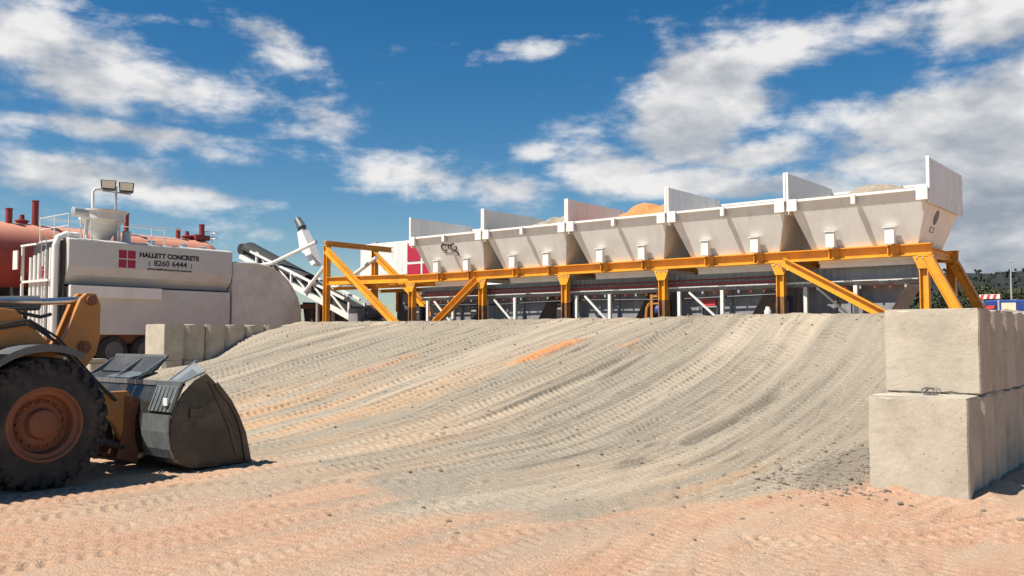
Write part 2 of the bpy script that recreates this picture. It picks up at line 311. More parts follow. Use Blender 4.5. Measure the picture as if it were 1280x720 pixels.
def fine_patch():
    dx = .031; X = np.arange(-27.2, 2.6, dx); Y = np.concatenate([np.arange(1.5, 21.1, dx), [21.14, 21.17, 21.5]])
    x, y = np.meshgrid(X, Y, indexing='ij')
    z = large(x, y)
    onr = smooth(9, 13, y)*smooth(-3.5, -3.8, x)
    z += fb(x, y, 2.5, 5, 10)*.045+fb(x, y, .9, 1.2, 20)*.012
    z += fb(x, y, .55, 9, 30)*(.02+.020*onr*smooth(21.2, 20, y))      # ruts along the direction of travel
    z += fb(x, y, .20, 3.4, 40, 2)*(.010+.022*onr)+vnoise(x, y, .085, 5, 43)*(.006+.022*onr)*smooth(-.3, .2, fb(x, y, 1.2, 4, 44))
    r = np.random.default_rng(11)
    dark = smooth(.30, .46, vnoise(x, y, .11, 4.2, 45))*onr*.75; tread_shade = np.zeros_like(x)
    tr = []
    for i in range(84):
        c0 = r.uniform(-27, -3.2) if i < 74 else r.uniform(-7, 1); y0 = r.uniform(0, 12) if r.random() < .6 else 0; y1 = r.uniform(14, 21) if i < 74 else r.uniform(9, 12)
        tr.append((c0, r.uniform(-.12, .10), r.uniform(-.6, .6), y0, y1, r.uniform(.35, 1), r.random()*9))
    tr += [(r.uniform(-9, -1), sl_, .2, r.uniform(1.5, 4), r.uniform(8, 12), .9, r.random()*9) for sl_ in (.7, -.75, .45, -.5, 1.0, -.3)]+[(r.uniform(-22, -6), sl_, .2, 8, 13, .9, r.random()*9) for sl_ in (.3, -.28)]
    tr += [(-6.9, 0.01, .1, 8, 19.5, 1.5, 2), (-9.2, .02, .2, 3, 20.5, 1.2, 4), (-4.9, .02, .2, 7, 17, 1.0, 1), (-12.6, 0, .2, 3, 20.8, 1.2, 5), (-7.7, 0, .1, 2, 20, 1.1, 6), (-16, 0, .2, 6, 20.8, 1.3, 3), (-19.5, 0, .2, 8, 20.8, 1.3, 8)]
    T = np.zeros_like(x)                                       # each pass presses over the ones before it
    for k, (c0, a, b, y0, y1, dep, ph) in enumerate(tr):
        for side in (0, 2.05):
            cx = c0-side+a*(y-10)+b*np.sin((y+ph*3)/6.5)
            u = (x-cx)/.29; m = smooth(1.12, .92, np.abs(u))*smooth(y0, y0+1.2, y)*smooth(y1+.6, y1, y)
            m *= np.clip(.5+1.6*vnoise(x*0+k*7+side, y, 1, 1.7, 77+k), 0, 1)
            if m.max() == 0: continue
            ph_ = (y*1.0+np.abs(u)*.13)/.155+ph
            bars = smooth(.15, .45, np.abs((ph_ % 1)-.5)*1.0)*(.55+.45*(np.floor(ph_).astype(int)+(u > 0)) % 2)
            T = T*(1-m)-m*(.35+.65*min(dep, 1.3))*(.008+.040*bars*(np.abs(u) > .12))*(.42+.58*smooth(8, 12.5, y)); tread_shade = tread_shade*(1-m)
            rim = np.exp(-((np.abs(u)-1.18)/.16)**2)*(m.max(0)*0+1)*smooth(y0, y0+1.2, y)*smooth(y1+.6, y1, y)
            T = np.where(rim > .05, T*(1-.6*rim)+rim*.007*dep*(.3+.7*smooth(8, 12, y)), T)
            tread_shade = np.maximum(tread_shade, m*bars*.75*np.minimum(dep, 1))  # tread bars darkened in colour to stand in for their shadows
    z = z+T
    # deep dark rut beside the long track up the right of the ramp
    for (c, y0, y1, wd, d) in ((-6.95, 10.5, 19.3, .12, .11), (-7.35, 11, 17, .05, .05), (-8.1, 9.5, 15, .06, .05), (-12.0, 14, 20.5, .05, .05), (-4.9, 12, 13.6, .12, .05), (-16.8, 15, 20.5, .06, .06), (-21.5, 16, 20.8, .07, .06), (-10.3, 12, 20.5, .05, .04), (-5.9, 11, 18, .05, .05)):
        cx = c+.12*np.sin(y/2.3+c); g = np.exp(-((x-cx)/wd)**2)*smooth(y0, y0+1.5, y)*smooth(y1, y1-1.5, y)*np.clip(.5+1.8*vnoise(x*0, y, 1, .9, int(-c*10)), 0.1, 1)
        z -= g*d; dark = np.maximum(dark, g)
    # a track that crosses the pink soil in front of the blocks
    s_ = ((x+3.15)*.745+(y-8.35)*.667); q_ = (-(x+3.15)*.667+(y-8.35)*.745)
    m = smooth(.24, .2, np.abs(q_))*smooth(-.8, -.6, s_)*smooth(3.5, 3, s_); z += m*(-.012-.03*smooth(.1, .4, np.abs((s_/.16 % 1)-.5))*(np.abs(q_) > .05))
    z += m*0
    # clods and pebbles
    cl = vnoise(x, y, .075, .075, 91); z += smooth(.30, .5, cl)*.011*(.35+np.clip(fb(x, y, 1.5, 1.5, 95), 0, 1)*1.6)
    cl2 = vnoise(x, y, .16, .16, 92); z += smooth(.38, .5, cl2)*.022*smooth(0, .4, fb(x, y, 2, 3, 97))
    # tip-over heap along the crest and spill beside the blocks
    z += np.exp(-((y-20.3)/.5)**2)*fb(x, y, 1.6, 1, 50)*.13*onr
    z += .22*np.exp(-((x+4.0)/.55)**2)*smooth(11.1, 12.4, y)*smooth(16, 13, y)
    z += .10*np.exp(-((x+2.45)/.22)**2)*smooth(11.3, 11.7, y)*(x > -2.6)*(.6+fb(x, y, .4, .5, 70))+.05*np.exp(-((y-11.3)/.16)**2)*((x > -3.8) & (x < -2.4))*(y < 11.4)*(.6+1.5*fb(x, y, .3, .3, 71))
    edge = (x < -27.15) | (x > 2.55) | (y < 1.52); z = np.where(edge, z-.25, z)
    # ---- what the surface is made of
    bx = np.array([-27, -14, -11, -9, -7, -5.7, -5.2, -4.4, -3.66, 3]); by = np.array([8.3, 8.3, 7.8, 7.7, 7.0, 6.9, 8.8, 10.2, 11.2, 14])
    line = np.interp(x, bx, by)+fb(x, y, 1.2, 3, 60)*1.4
    gravel = smooth(-.35, .45, y-line)
    gravel = np.maximum(gravel, .55*smooth(.1, .45, fb(x, y, .5, 7, 61))*smooth(3, 7, y)*(x < -3.3))
    gravel *= 1-.8*smooth(-3.4, -3.0, x)
    tan = np.clip(smooth(-.1, .55, fb(x, y, .7, 10, 62))*.9, 0, 1)
    zone = np.exp(-(((x+15)/3)**2+((y-11.3)/2.6)**2))*.9+np.exp(-(((x+12.3)/.9)**2+((y-14)/2.6)**2))*.6+np.exp(-(((x+5.3)/.8)**2+((y-11)/1.8)**2))*.7+np.exp(-(((x+12)/6)**2+((y-10)/2)**2))*.4
    orange = np.clip(zone*smooth(-.25, .35, fb(x, y, .6, 6, 63)), 0, 1)*.55
    sp = np.exp(-(((x+12.5)/.25)**2))*smooth(15.2, 15.8, y)*smooth(18.1, 17.5, y)*smooth(-.42, -.1, fb(x, y, .25, .8, 64)); spill = np.clip(sp*1.3, 0, 1)
    sp = np.exp(-(((x+10.9)/.30)**2+((y-17.8)/.45)**2))*smooth(-.2, .2, fb(x, y, .2, .5, 65)); spill = np.maximum(spill, sp*.45)
    sp = np.exp(-(((x+16.2)/.25)**2))*smooth(13, 14, y)*smooth(16.5, 15.5, y)*smooth(-.3, .2, fb(x, y, .25, 1.5, 66)); spill = np.maximum(spill, sp*.45)
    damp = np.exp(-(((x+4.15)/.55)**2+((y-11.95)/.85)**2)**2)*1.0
    dk = np.clip(np.maximum(dark*1.0, tread_shade*.6*onr+tread_shade*.35)+damp+.35*smooth(.15, .5, fb(x, y, .35, 8, 67))*onr, 0, 1)
    z += spill*(.025+.05*np.clip(fb(x, y, .2, .3, 80)+.3, 0, 1))
    nx, ny = x.shape
    co = np.stack([x, y, z], -1).reshape(-1, 3).astype(np.float32)
    idx = np.arange(nx*ny).reshape(nx, ny); q = np.stack([idx[:-1, :-1], idx[1:, :-1], idx[1:, 1:], idx[:-1, 1:]], -1).reshape(-1, 4).astype(np.int32)
    me = bpy.data.meshes.new('ramp'); me.vertices.add(len(co)); me.vertices.foreach_set('co', co.ravel())
    me.loops.add(q.size); me.loops.foreach_set('vertex_index', q.ravel()); me.polygons.add(len(q)); me.polygons.foreach_set('loop_start', np.arange(len(q), dtype=np.int32)*4)
    me.polygons.foreach_set('use_smooth', np.ones(len(q), dtype=bool)); me.update(calc_edges=True)
    for nm, a in (('mix_a', (gravel, tan, orange)), ('mix_b', (spill, dk, tread_shade))):
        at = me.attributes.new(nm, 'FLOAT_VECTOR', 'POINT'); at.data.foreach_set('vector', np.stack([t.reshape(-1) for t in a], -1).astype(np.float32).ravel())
    return me, (X, Y, z)
def soil_material(masks):
    m = bpy.data.materials.new('soil_and_gravel'); m.use_nodes = True; t = m.node_tree; n_, l_ = t.nodes, t.links; b = n_['Principled BSDF']; b.inputs['Roughness'].default_value = .95; b.inputs['Specular IOR Level'].default_value = .15
    g = n_.new('ShaderNodeNewGeometry')
    def noise(s, det=6, ro=.65, sc3=None):
        q = n_.new('ShaderNodeTexNoise'); q.inputs['Scale'].default_value = s; q.inputs['Detail'].default_value = det; q.inputs['Roughness'].default_value = ro
        if sc3:
            mp = n_.new('ShaderNodeMapping'); mp.inputs['Scale'].default_value = sc3; l_.new(g.outputs['Position'], mp.inputs[0]); l_.new(mp.outputs[0], q.inputs['Vector'])
        else: l_.new(g.outputs['Position'], q.inputs['Vector'])
        return q.outputs[0]
    def ramp(f, a, b_, c, d):
        q = n_.new('ShaderNodeMapRange'); l_.new(f, q.inputs[0]); q.inputs[1].default_value = a; q.inputs[2].default_value = b_; q.inputs[3].default_value = c; q.inputs[4].default_value = d; return q.outputs[0]
    def mix(f, a, b_):
        q = n_.new('ShaderNodeMix'); q.data_type = 'RGBA'
        for i, v in ((0, f), (6, a), (7, b_)):
            if isinstance(v, bpy.types.NodeSocket): l_.new(v, q.inputs[i])
            else: q.inputs[i].default_value = v if i == 0 else (*v, 1)
        return q.outputs[2]
    pink = mix(ramp(noise(.45), .35, .65, 0, 1), (.48, .265, .165), (.50, .335, .22))
    pink = mix(ramp(noise(1, 8, .7, (2.2, .25, 1)), .45, .7, 0, .6), pink, (.48, .38, .27))
    if masks:
        def sep(nm):
            a = n_.new('ShaderNodeAttribute'); a.attribute_name = nm; s = n_.new('ShaderNodeSeparateXYZ'); l_.new(a.outputs['Vector'], s.inputs[0]); return s.outputs
        A_, B_ = sep('mix_a'), sep('mix_b')
        grey = mix(A_[1], (.33, .28, .21), (.47, .385, .28))
        grey = mix(ramp(noise(1, 8, .7, (6, .35, 1)), .45, .68, 0, .5), grey, (.28, .235, .18))
        c = mix(A_[0], pink, grey); c = mix(A_[2], c, (.60, .33, .15)); c = mix(B_[0], c, (.66, .25, .075)); 
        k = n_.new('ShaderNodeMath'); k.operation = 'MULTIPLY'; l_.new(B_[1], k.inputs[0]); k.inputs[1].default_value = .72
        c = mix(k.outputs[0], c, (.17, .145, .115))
    else: c = pink
    v = n_.new('ShaderNodeTexVoronoi'); v.inputs['Scale'].default_value = 34; l_.new(g.outputs['Position'], v.inputs['Vector'])
    vs2 = n_.new('ShaderNodeSeparateXYZ'); l_.new(v.outputs['Color'], vs2.inputs[0])
    c2 = mix(ramp(vs2.outputs[0], .85, .97, 0, .35), c, (.27, .21, .16)); c2 = mix(ramp(vs2.outputs[1], .9, .98, 0, .25), c2, (.66, .56, .44))
    mm = n_.new('ShaderNodeMix'); mm.data_type = 'RGBA'; mm.blend_type = 'MULTIPLY'; mm.inputs[0].default_value = 1; l_.new(c2, mm.inputs[6]); l_.new(ramp(noise(38, 5, .7), .3, .7, .84, 1.14), mm.inputs[7])
    l_.new(mm.outputs[2], b.inputs['Base Color'])
    ad = n_.new('ShaderNodeMath'); ad.operation = 'MULTIPLY_ADD'; l_.new(v.outputs['Distance'], ad.inputs[0]); ad.inputs[1].default_value = -.5; l_.new(noise(45, 6, .7), ad.inputs[2])
    bu = n_.new('ShaderNodeBump'); bu.inputs['Strength'].default_value = .75; bu.inputs['Distance'].default_value = .022; l_.new(ad.outputs[0], bu.inputs['Height']); l_.new(bu.outputs[0], b.inputs['Normal'])
    return m
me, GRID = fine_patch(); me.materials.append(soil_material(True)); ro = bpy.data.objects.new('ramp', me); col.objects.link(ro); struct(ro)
def ground_z(x, y):
    i = min(max(int((x-GRID[0][0])/.031), 0), len(GRID[0])-1); j = min(max(int((y-1.5)/.031), 0), len(GRID[1])-1); return float(GRID[2][i, j])
# the wide ground sheet
gx = np.unique(np.concatenate([-np.geomspace(60, 5000, 14), np.arange(-60, 40, 2.), np.geomspace(40, 5000, 14)])); gy = np.unique(np.concatenate([-np.geomspace(20, 5000, 12), np.arange(-20, 60, 2.), np.geomspace(60, 5000, 14)]))
b = MB(); xs, ys = np.meshgrid(gx, gy, indexing='ij'); zz = .86*smooth(-22, -28, xs)*smooth(6, 12, ys)*smooth(90, 60, ys)*smooth(-150, -90, xs)-.06-.06*((xs > -28) & (xs < 3) & (ys > 0) & (ys < 22))
b.v = [(float(a), float(c_), float(d)) for a, c_, d in zip(xs.ravel(), ys.ravel(), zz.ravel())]; ny = len(gy)
b.f = [(i*ny+j, (i+1)*ny+j, (i+1)*ny+j+1, i*ny+j+1) for i in range(len(gx)-1) for j in range(ny-1)]
struct(b.build('ground', soil_material(False), smooth=True))
b = MB(); b.box(-26.4, -3.7, 21.2, 21.6, -.1, 2.2, .02); rw = b.build('retaining_wall', M['concrete']); tag(rw, 'long concrete retaining wall behind the crest of the gravel ramp', 'wall')

# distant hills
hx = np.linspace(-1150, 1700, 340); hyv = np.linspace(420, 1500, 70); xs, ys = np.meshgrid(hx, hyv, indexing='ij')
zz = (43+30*fb(xs, ys, 700, 700, 5)+22*fb(xs, ys, 130, 130, 6))*smooth(430, 900, ys+.12*xs)*smooth(2300, 1200, xs)*smooth(-950, -380, xs)-3
b = MB(); zz = zz+smooth(5, 25, zz)*(fb(xs, ys, 38, 38, 8, 2)*7); HILL = zz
b.v = [(float(a), float(c_), float(d)) for a, c_, d in zip(xs.ravel(), ys.ravel(), zz.ravel())]; ny = 70
b.f = [(i*ny+j, (i+1)*ny+j, (i+1)*ny+j+1, i*ny+j+1) for i in range(339) for j in range(69)]
hm = material('hill_scrub', (.012, .017, .012), .95, var=.7, scale=.03, dirt=(.032, .03, .026), dirt_amt=.7, dirt_scale=.025)
struct(b.build('hills', hm, smooth=True))

# ================================================================== concrete blocks
def block_proto(name, end=False):
    W, D, H, c = 1.12, .735, 1.0, .12; cf = .02 if end else c
    bm = bmesh.new()
    # plan outline: chamfered vertical edges, plus a shallow interlock groove on both long faces
    P = [(0, cf), (cf*.8, 0), (W-cf*.8, 0), (W, cf), (W-.02, D*.5), (W, D-c), (W-c*.8, D), (c*.8, D), (0, D-c), (.02, D*.5)]
    lo = [bm.verts.new((x, y, 0)) for x, y in P]; hi = [bm.verts.new((x, y, H)) for x, y in P]
    bm.faces.new(lo[::-1]); bm.faces.new(hi)
    for i in range(len(P)): j = (i+1) % len(P); bm.faces.new((lo[i], lo[j], hi[j], hi[i]))
    bmesh.ops.bevel(bm, geom=[e for e in bm.edges if abs(e.verts[0].co.z-e.verts[1].co.z) < .01], offset=.018, segments=2, affect='EDGES')
    bmesh.ops.subdivide_edges(bm, edges=[e for e in bm.edges if e.calc_length() > .3], cuts=9, use_grid_fill=True)
    for v in bm.verts:
        n = math.sin(v.co.x*17+v.co.z*9)+math.sin(v.co.y*23-v.co.z*13); v.co.x += .0025*n; v.co.z += .002*math.sin(v.co.x*14+v.co.y*19)
        if (v.co.z > H*.97 or v.co.z < .03) and rnd.random() < .22 and (v.co.x < .03 or v.co.x > W-.03 or v.co.y < .03 or v.co.y > D-.03): v.co.z += (-1 if v.co.z > .5 else 1)*rnd.uniform(.004, .024); v.co.y += rnd.uniform(-.004, .008)
    me = bpy.data.meshes.new(name); bm.to_mesh(me); bm.free(); me.materials.append(M['concrete']); return me
def eye_mesh():
    return MB().tube([(.5, .36, .98), (.5, .36, 1.015), (.54, .36, 1.03), (.58, .36, 1.015), (.58, .36, .98)], .008, 6)
ORDN = ['first', 'second', 'third', 'fourth', 'fifth', 'sixth', 'seventh', 'eighth', 'ninth', 'tenth', 'eleventh', 'twelfth', 'thirteenth']
bmeshes = [block_proto('concrete_block') for _ in range(3)]+[block_proto('concrete_block', True)]
def block(x, y, z, H, k, label, group):
    o = bpy.data.objects.new('concrete_block', bmeshes[3 if k < 0 else k % 3]); col.objects.link(o)
    o.location = (x+rnd.uniform(-.012, .012), y, z); o.scale = (1, 1, H); o.rotation_euler = (0, 0, rnd.uniform(-.008, .008)); tag(o, label, 'concrete block', group); return o
gl = 'concrete blocks of the right-hand ramp wall'
for k in range(13):
    lab = 'nearest lower concrete block of the right wall, with a wire loop lying on top' if k == 0 else 'lower concrete block, %s from the near end of the right wall' % ORDN[k]
    block(-3.66, 11.38+k*.75, -.05, 1.2, k or -1, lab, gl)
for k in range(12):
    lab = 'clean upper concrete block nearest the camera, set back above the wire loop' if k == 0 else 'upper concrete block, %s from the near end of the right wall' % ORDN[k]
    block(-3.66, 12.15+k*.75, 1.152, 1.06, k or -1, lab, gl)
gl = 'concrete blocks of the left-hand ramp wall'
for k in range(8):
    lab = 'sunlit end block of the left wall behind the loader bucket' if k == 0 else 'upper concrete block, %s from the bright end of the left wall' % ORDN[k]
    block(-27.12, 14.9+k*.75, 1.152, 1.12, k or -1, lab, gl)
    if k < 4: block(-27.12, 14.9+k*.75, .0, 1.15, k, 'lower concrete block, %s from the bright end of the left wall, half buried' % ORDN[k], gl)
# wire loop on the ledge
b = MB()
for cx, ph, r_ in ((-3.06, .2, .055), (-2.99, 1.5, .06), (-3.02, 2.4, .05)):
    b.tube([(cx+r_*math.cos(t+ph)*1.3, 11.78+r_*math.sin(t+ph)*.5, 1.155+.045+.04*math.sin(t*1.0+ph)) for t in np.linspace(0, 6.0, 14)], .007, 5)
tag(b.build('wire_loop', M['black'], smooth=True, org=(-3.03, 11.78, 1.155)), 'small tangled dark wire lifting loop on the ledge of the near lower block', 'wire')

# ================================================================== aggregate bins
BX = [-5.49, -8.85, -12.22, -15.59, -18.88, -22.2]; YF, YB = 21.75, 24.9; ZR, ZT, ZD = 5.22, 5.95, 3.66
def make_bin(w_, loc, label):
    t = thing('aggregate_bin', label, 'hopper bin', loc, 'white aggregate bins on the yellow frame')
    h = w_/2-.03; X0, Y0 = loc[0], loc[1]; k, tt = .45, .34
    def p(sx, f, z):                                        # point on the funnel: sx -1/1, f 0 front 1 back
        dz = ZR-z; return (X0+sx*(h-tt*dz), (YF+k*dz) if f == 0 else (YB-k*dz), z)
    MB().quad_plate(p(-1,0,ZR), p(1,0,ZR), p(1,0,ZD), p(-1,0,ZD), .012).build('front_panel', M['white'], t)
    MB().quad_plate(p(-1,1,ZR), p(1,1,ZR), p(1,1,ZD), p(-1,1,ZD), .012).build('back_panel', M['white'], t)
    for s in (-1, 1): MB().quad_plate(p(s,0,ZR), p(s,1,ZR), p(s,1,ZD), p(s,0,ZD), .012).build('side_panel', M['white'], t)
    m = MB(); m.box(X0-h, X0+h, YF-.05, YF+.02, ZR-.01, ZR+.05); m.build('front_rim', M['white'], t)
    m = MB(); m.box(X0-h, X0+h, YB-.03, YB+.0, ZR-.06, ZT-.17); m.box(X0-h, X0+h, YB-.06, YB+.05, ZT-.17, ZT-.11); m.build('back_board', M['white'], t)
    for s in (-1, 1):
        m = MB(); xx = X0+s*h; m.box(xx-.012, xx+.012, YF-.02, YB-.07, ZR-.05, ZT); m.box(xx-.035, xx+.035, YF-.06, YF-.02, ZR+.02, ZT+.02)
        for q in range(6): yy = YF+.35+q*.48; m.box(xx+s*.012, xx+s*.03, yy, yy+.04, ZT-.07, ZT-.035)
        m.build('side_board', M['white'], t)
        m = MB(); xx = X0+s*(h-.13); m.box(xx-.125, xx+.125, YF-.10, YF-.052, ZR-.24, ZR+.055); m.prism([(YF-.052, ZR-.24), (YF-.052, ZR), (YF+.06, ZR-.24)], xx-.12, xx+.12); m.build('corner_bracket', M['white'], t)
        m = MB(); m.prism([(YF-.0, ZR-.30), (YB, ZR-.30), (YB, ZR-.02), (YF, ZR-.02)], X0+s*(h-.0), X0+s*(h-.03)); m.build('side_stiffener', M['white'], t)
        m = MB(); xx = X0+s*(h-.95); yb = 21.97
        m.box(xx-.105, xx+.105, yb, yb+.02, 4.05, 4.43); m.box(xx-.145, xx+.145, yb-.03, yb+.08, 4.43, 4.45)
        for q in (-.105, .085): m.prism([(yb+.02, 4.05), (yb+.22, 4.05), (yb+.06, 4.43), (yb+.02, 4.43)], xx+q, xx+q+.02)
        m.build('mounting_bracket', M['cyl'], t)
    m = MB(); m.box(X0-.06, X0+.04, YF-.14, YF-.052, ZR-.20, ZR+.02); m.prism([(YF-.05, ZR-.2), (YF-.05, ZR-.01), (YF+.05, ZR-.2)], X0-.04, X0+.02); m.build('rim_tab', M['white'], t)
    m = MB(); z0 = ZD; a = p(-1,0,z0); c = p(1,1,z0); m.box(a[0]+.0, c[0]-.0, a[1]-.03, a[1]+.03, z0-.08, z0+.03); m.build('discharge_lip', M['white'], t)
    return t
labels = ['white bin at the right end of the row, dark round emblem on its side', 'white aggregate bin, second from the right end, empty under a clean rim', 'white bin heaped with bright orange sand', 'white bin heaped with grey gravel left of the orange sand', 'white aggregate bin at the left end of the row, with a dark scribbled emblem']
bins = []
for i in range(5):
    cx = (BX[i]+BX[i+1])/2; bins.append(make_bin(abs(BX[i]-BX[i+1]), (cx, 23.3, 3.4), labels[i]))
# emblems
def slope_pt(x, z, off=.014): return (x, YF+.45*(ZR-z)-off, z)
m = MB(); cx = -20.55
def on_front(m, pts, r): m.tube([slope_pt(x, z) for x, z in pts], r, 5)
for q in range(2): on_front(m, [(cx-.20+.12*math.cos(t)+q*.42, 4.86-.02*q+.11*math.sin(t)) for t in np.linspace(.4+q, 5.6+q, 12)], .022)
on_front(m, [(cx-.3, 4.93), (cx-.05, 4.95), (cx+.1, 4.90), (cx+.28, 4.96)], .02); on_front(m, [(cx-.0, 4.95), (cx+.0, 4.78)], .018)
on_front(m, [(cx+.22, 4.75), (cx+.36, 4.62), (cx+.33, 4.56)], .022); on_front(m, [(cx-.25, 4.7), (cx, 4.66), (cx+.2, 4.7)], .008)
m.build('emblem', M['ink'], bins[4])
m = MB(); h0 = abs(BX[0]-BX[1])/2-.03; X0 = (BX[0]+BX[1])/2
def side_pt(y, z, off=.016): return (X0+h0-.34*(ZR-z)+off, y, z)
m.add([side_pt(23.0, 4.70)]+[side_pt(23.0+.17*math.cos(t), 4.70+.17*math.sin(t)) for t in np.linspace(0, 2*math.pi, 19)[:-1]], [(0, i+1, (i+1) % 18+1) for i in range(18)])
m.tube([side_pt(y, z) for y, z in ((22.8, 4.36), (23.1, 4.36), (23.1, 4.47), (22.8, 4.47), (22.8, 4.36))], .009, 4)
m.build('emblem', M['darksteel'], bins[0])
# heaps in the bins
def heap(cx, cy, rx, ry, ztop, z0, seed, skew=.0):
    m = MB(); n = 34
    for i in range(n+1):
        for j in range(n+1):
            a, c = i/n*2-1, j/n*2-1; r = math.hypot(a-skew, c)
            z = z0+(ztop-z0)*max(0, 1-r**1.9); z += .26*float(fb(np.array(a*3+seed), np.array(c*3), .9, .9, 200+seed))
            m.v.append((cx+a*rx, cy+c*ry, z))
    m.f = [(i*(n+1)+j, (i+1)*(n+1)+j, (i+1)*(n+1)+j+1, i*(n+1)+j+1) for i in range(n) for j in range(n)]
    for i in range(n+1):                                      # skirt down to the funnel so the pile has a body
        pass
    return m
tag(heap(-13.72, 23.3, 1.38, 1.3, 5.78, 5.05, 1, .0).build('sand_pile', M['sand'], smooth=True), 'bright orange sand heaped above the rim of the middle bin', 'sand pile')
tag(heap(-17.0, 23.3, 1.38, 1.3, 5.66, 5.05, 4, .0).build('gravel_pile', M['gravel'], smooth=True), 'grey brown gravel heaped in the bin left of the orange sand', 'gravel pile')
tag(heap(-7.1, 23.3, 1.36, 1.3, 5.58, 5.05, 8, .0).build('gravel_pile', M['gravel'], smooth=True), 'small olive grey gravel heap showing over the rim of the right end bin', 'gravel pile')

# ================================================================== yellow steel frame
PX = [-5.79, -9.25, -12.69, -16.05, -19.39, -22.65, -27.3]; FY0, FY1 = 22.3, 24.75
fr = thing('steel_frame', 'long yellow steel frame carrying the white bins above the ramp crest', 'steel frame', (-16, 23.5, 0))
for y_ in (FY0, FY1):
    for i, x_ in enumerate(PX):
        top = 3.76 if i < 6 else 5.36
        m = MB(); m.ibeam((x_, y_, 0), (x_, y_, top), .2, .2, (1, 0, 0), .022); m.box(x_-.16, x_+.16, y_-.16, y_+.16, -.02, .02)
        if i < 6: m.box(x_-.13, x_+.13, y_-.13, y_+.13, top-.03, top-.002)
        po = m.build('post', M['yellow'], fr)
        if 0 < i < 6: m = MB(); m.ibeam((x_, y_, .03), (x_, y_, 2.9), .208, .208, (1, 0, 0), .03); m.build('muddy_base', M['muddy'], po)
    m = MB(); m.ibeam((-22.9, y_, 3.9), (-5.62, y_, 3.9), .26, .28, t=.025)
    for i in range(5):
        for s in (-1, 1):
            xx = (BX[i]+BX[i+1])/2+s*(1.65-.95); m.box(xx-.12, xx-.1, y_-.1, y_+.1, 3.79, 4.01); m.box(xx+.1, xx+.12, y_-.1, y_+.1, 3.79, 4.01)
    m.build('deck_beam', M['yellow'], fr)
    m = MB(); m.ibeam((-27.2, y_, 4.0), (-22.92, y_, 3.93), .2, .3, t=.025); m.ibeam((-27.2, y_+.25, 3.72), (-20.6, y_+.25, 3.68), .12, .12, t=.015); m.build('deck_beam', M['yellow'], fr)
for x_ in PX[:6]:
    m = MB(); m.ibeam((x_, FY0+.12, 3.88), (x_, FY1-.12, 3.88), .16, .2, t=.02); m.build('cross_beam', M['yellow'], fr)
m = MB(); m.ibeam((-27.3, FY0-.1, 5.45), (-27.3, FY1+.9, 5.45), .2, .2, t=.022); m.build('cross_beam', M['yellow'], fr)
m = MB(); m.ibeam((-27.3, FY0+.12, 4.0), (-27.3, FY1-.12, 4.0), .16, .2, t=.022); m.build('cross_beam', M['yellow'], fr)
for y_ in (FY0, FY1):
    for a, c in (((-27.2, 5.2), (-22.75, 1.9)), ((-19.5, 3.75), (-22.55, 1.5)), ((-9.15, 3.78), (-5.9, 1.95)), ((-5.68, 3.7), (-3.9, .02))):
        if y_ == FY1 and a[0] in (-19.5, -9.15): continue
        m = MB(); m.ibeam((a[0], y_-.13, a[1]), (c[0], y_-.13, c[1]), .2, .22, t=.022); m.build('brace', M['yellow'], fr)

for x_ in PX[:6]:
    m = MB(); m.prism([(x_-.24, 3.755), (x_+.24, 3.755), (x_+.115, 3.45), (x_-.115, 3.45)], FY0-.118, FY0-.106, 'xz'); g_ = m.build('gusset_plate', M['yellow'], fr)
    for q in (-.16, 0, .16): m = MB(); m.lathe((x_+q*.9, FY0-.118, 3.70-abs(q)*.0), (0, -1, 0), [(0, .022), (.018, .022), (.02, .012)], 6); m.build('bolt', M['galv'], g_)
# machinery below the bins ------------------------------------------------
cb = thing('belt_conveyor', 'long grey collecting conveyor on white legs under the bins', 'conveyor', (-14.5, 24, 0))
for y_ in (22.6, 23.1): m = MB(); m.box(-22.5, -6.0, y_, y_+.04, 3.14, 3.22); m.build('side_rail', M['grey'], cb)
m = MB(); m.box(-22.5, -6.2, 22.66, 23.08, 3.165, 3.20); m.build('belt', M['belt'], cb)
for k in range(46): m = MB(); q = -22.3+k*.355; m.box(q, q+.05, 22.58, 22.60, 3.05, 3.14); m.build('idler_bracket', M['darkred' if k % 3 else 'galv'], cb)
m = MB(); m.tube([(-22.4, 22.62, 2.98), (-19, 22.62, 2.93), (-16, 22.62, 2.99), (-12.5, 22.62, 2.92), (-9.4, 22.62, 2.98)], .025, 6); m.build('hanging_cable', M['black'], cb, smooth=True)
m = MB(); m.tube([(-22.3, 22.56, 3.42), (-9.5, 22.56, 3.44)], .022, 6); m.build('air_line', M['darkred'], cb, smooth=True)
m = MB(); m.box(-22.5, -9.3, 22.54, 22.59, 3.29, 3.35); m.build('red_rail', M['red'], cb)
m = MB(); m.box(-22.5, -6.0, 22.50, 22.55, 3.235, 3.265); m.build('cable_tray', M['cyl'], cb)
m = MB()
n = 0
xx = -22.5; pts = []
while xx < -6.0: pts.append((xx, 22.62+(.03 if n % 2 else 0))); xx += .085; n += 1
for i in range(len(pts)-1): m.add([(pts[i][0], pts[i][1], 3.26), (pts[i+1][0], pts[i+1][1], 3.26), (pts[i+1][0], pts[i+1][1], 3.60), (pts[i][0], pts[i][1], 3.60)], [(0,1,2,3)])
m.build('corrugated_guard', M['clad'], cb)
LEG = [(-7.45, -8.7), (-11.0, -12.3), (-14.6, -15.8), (-18.2, -19.4), (-20.9, -22.1)]
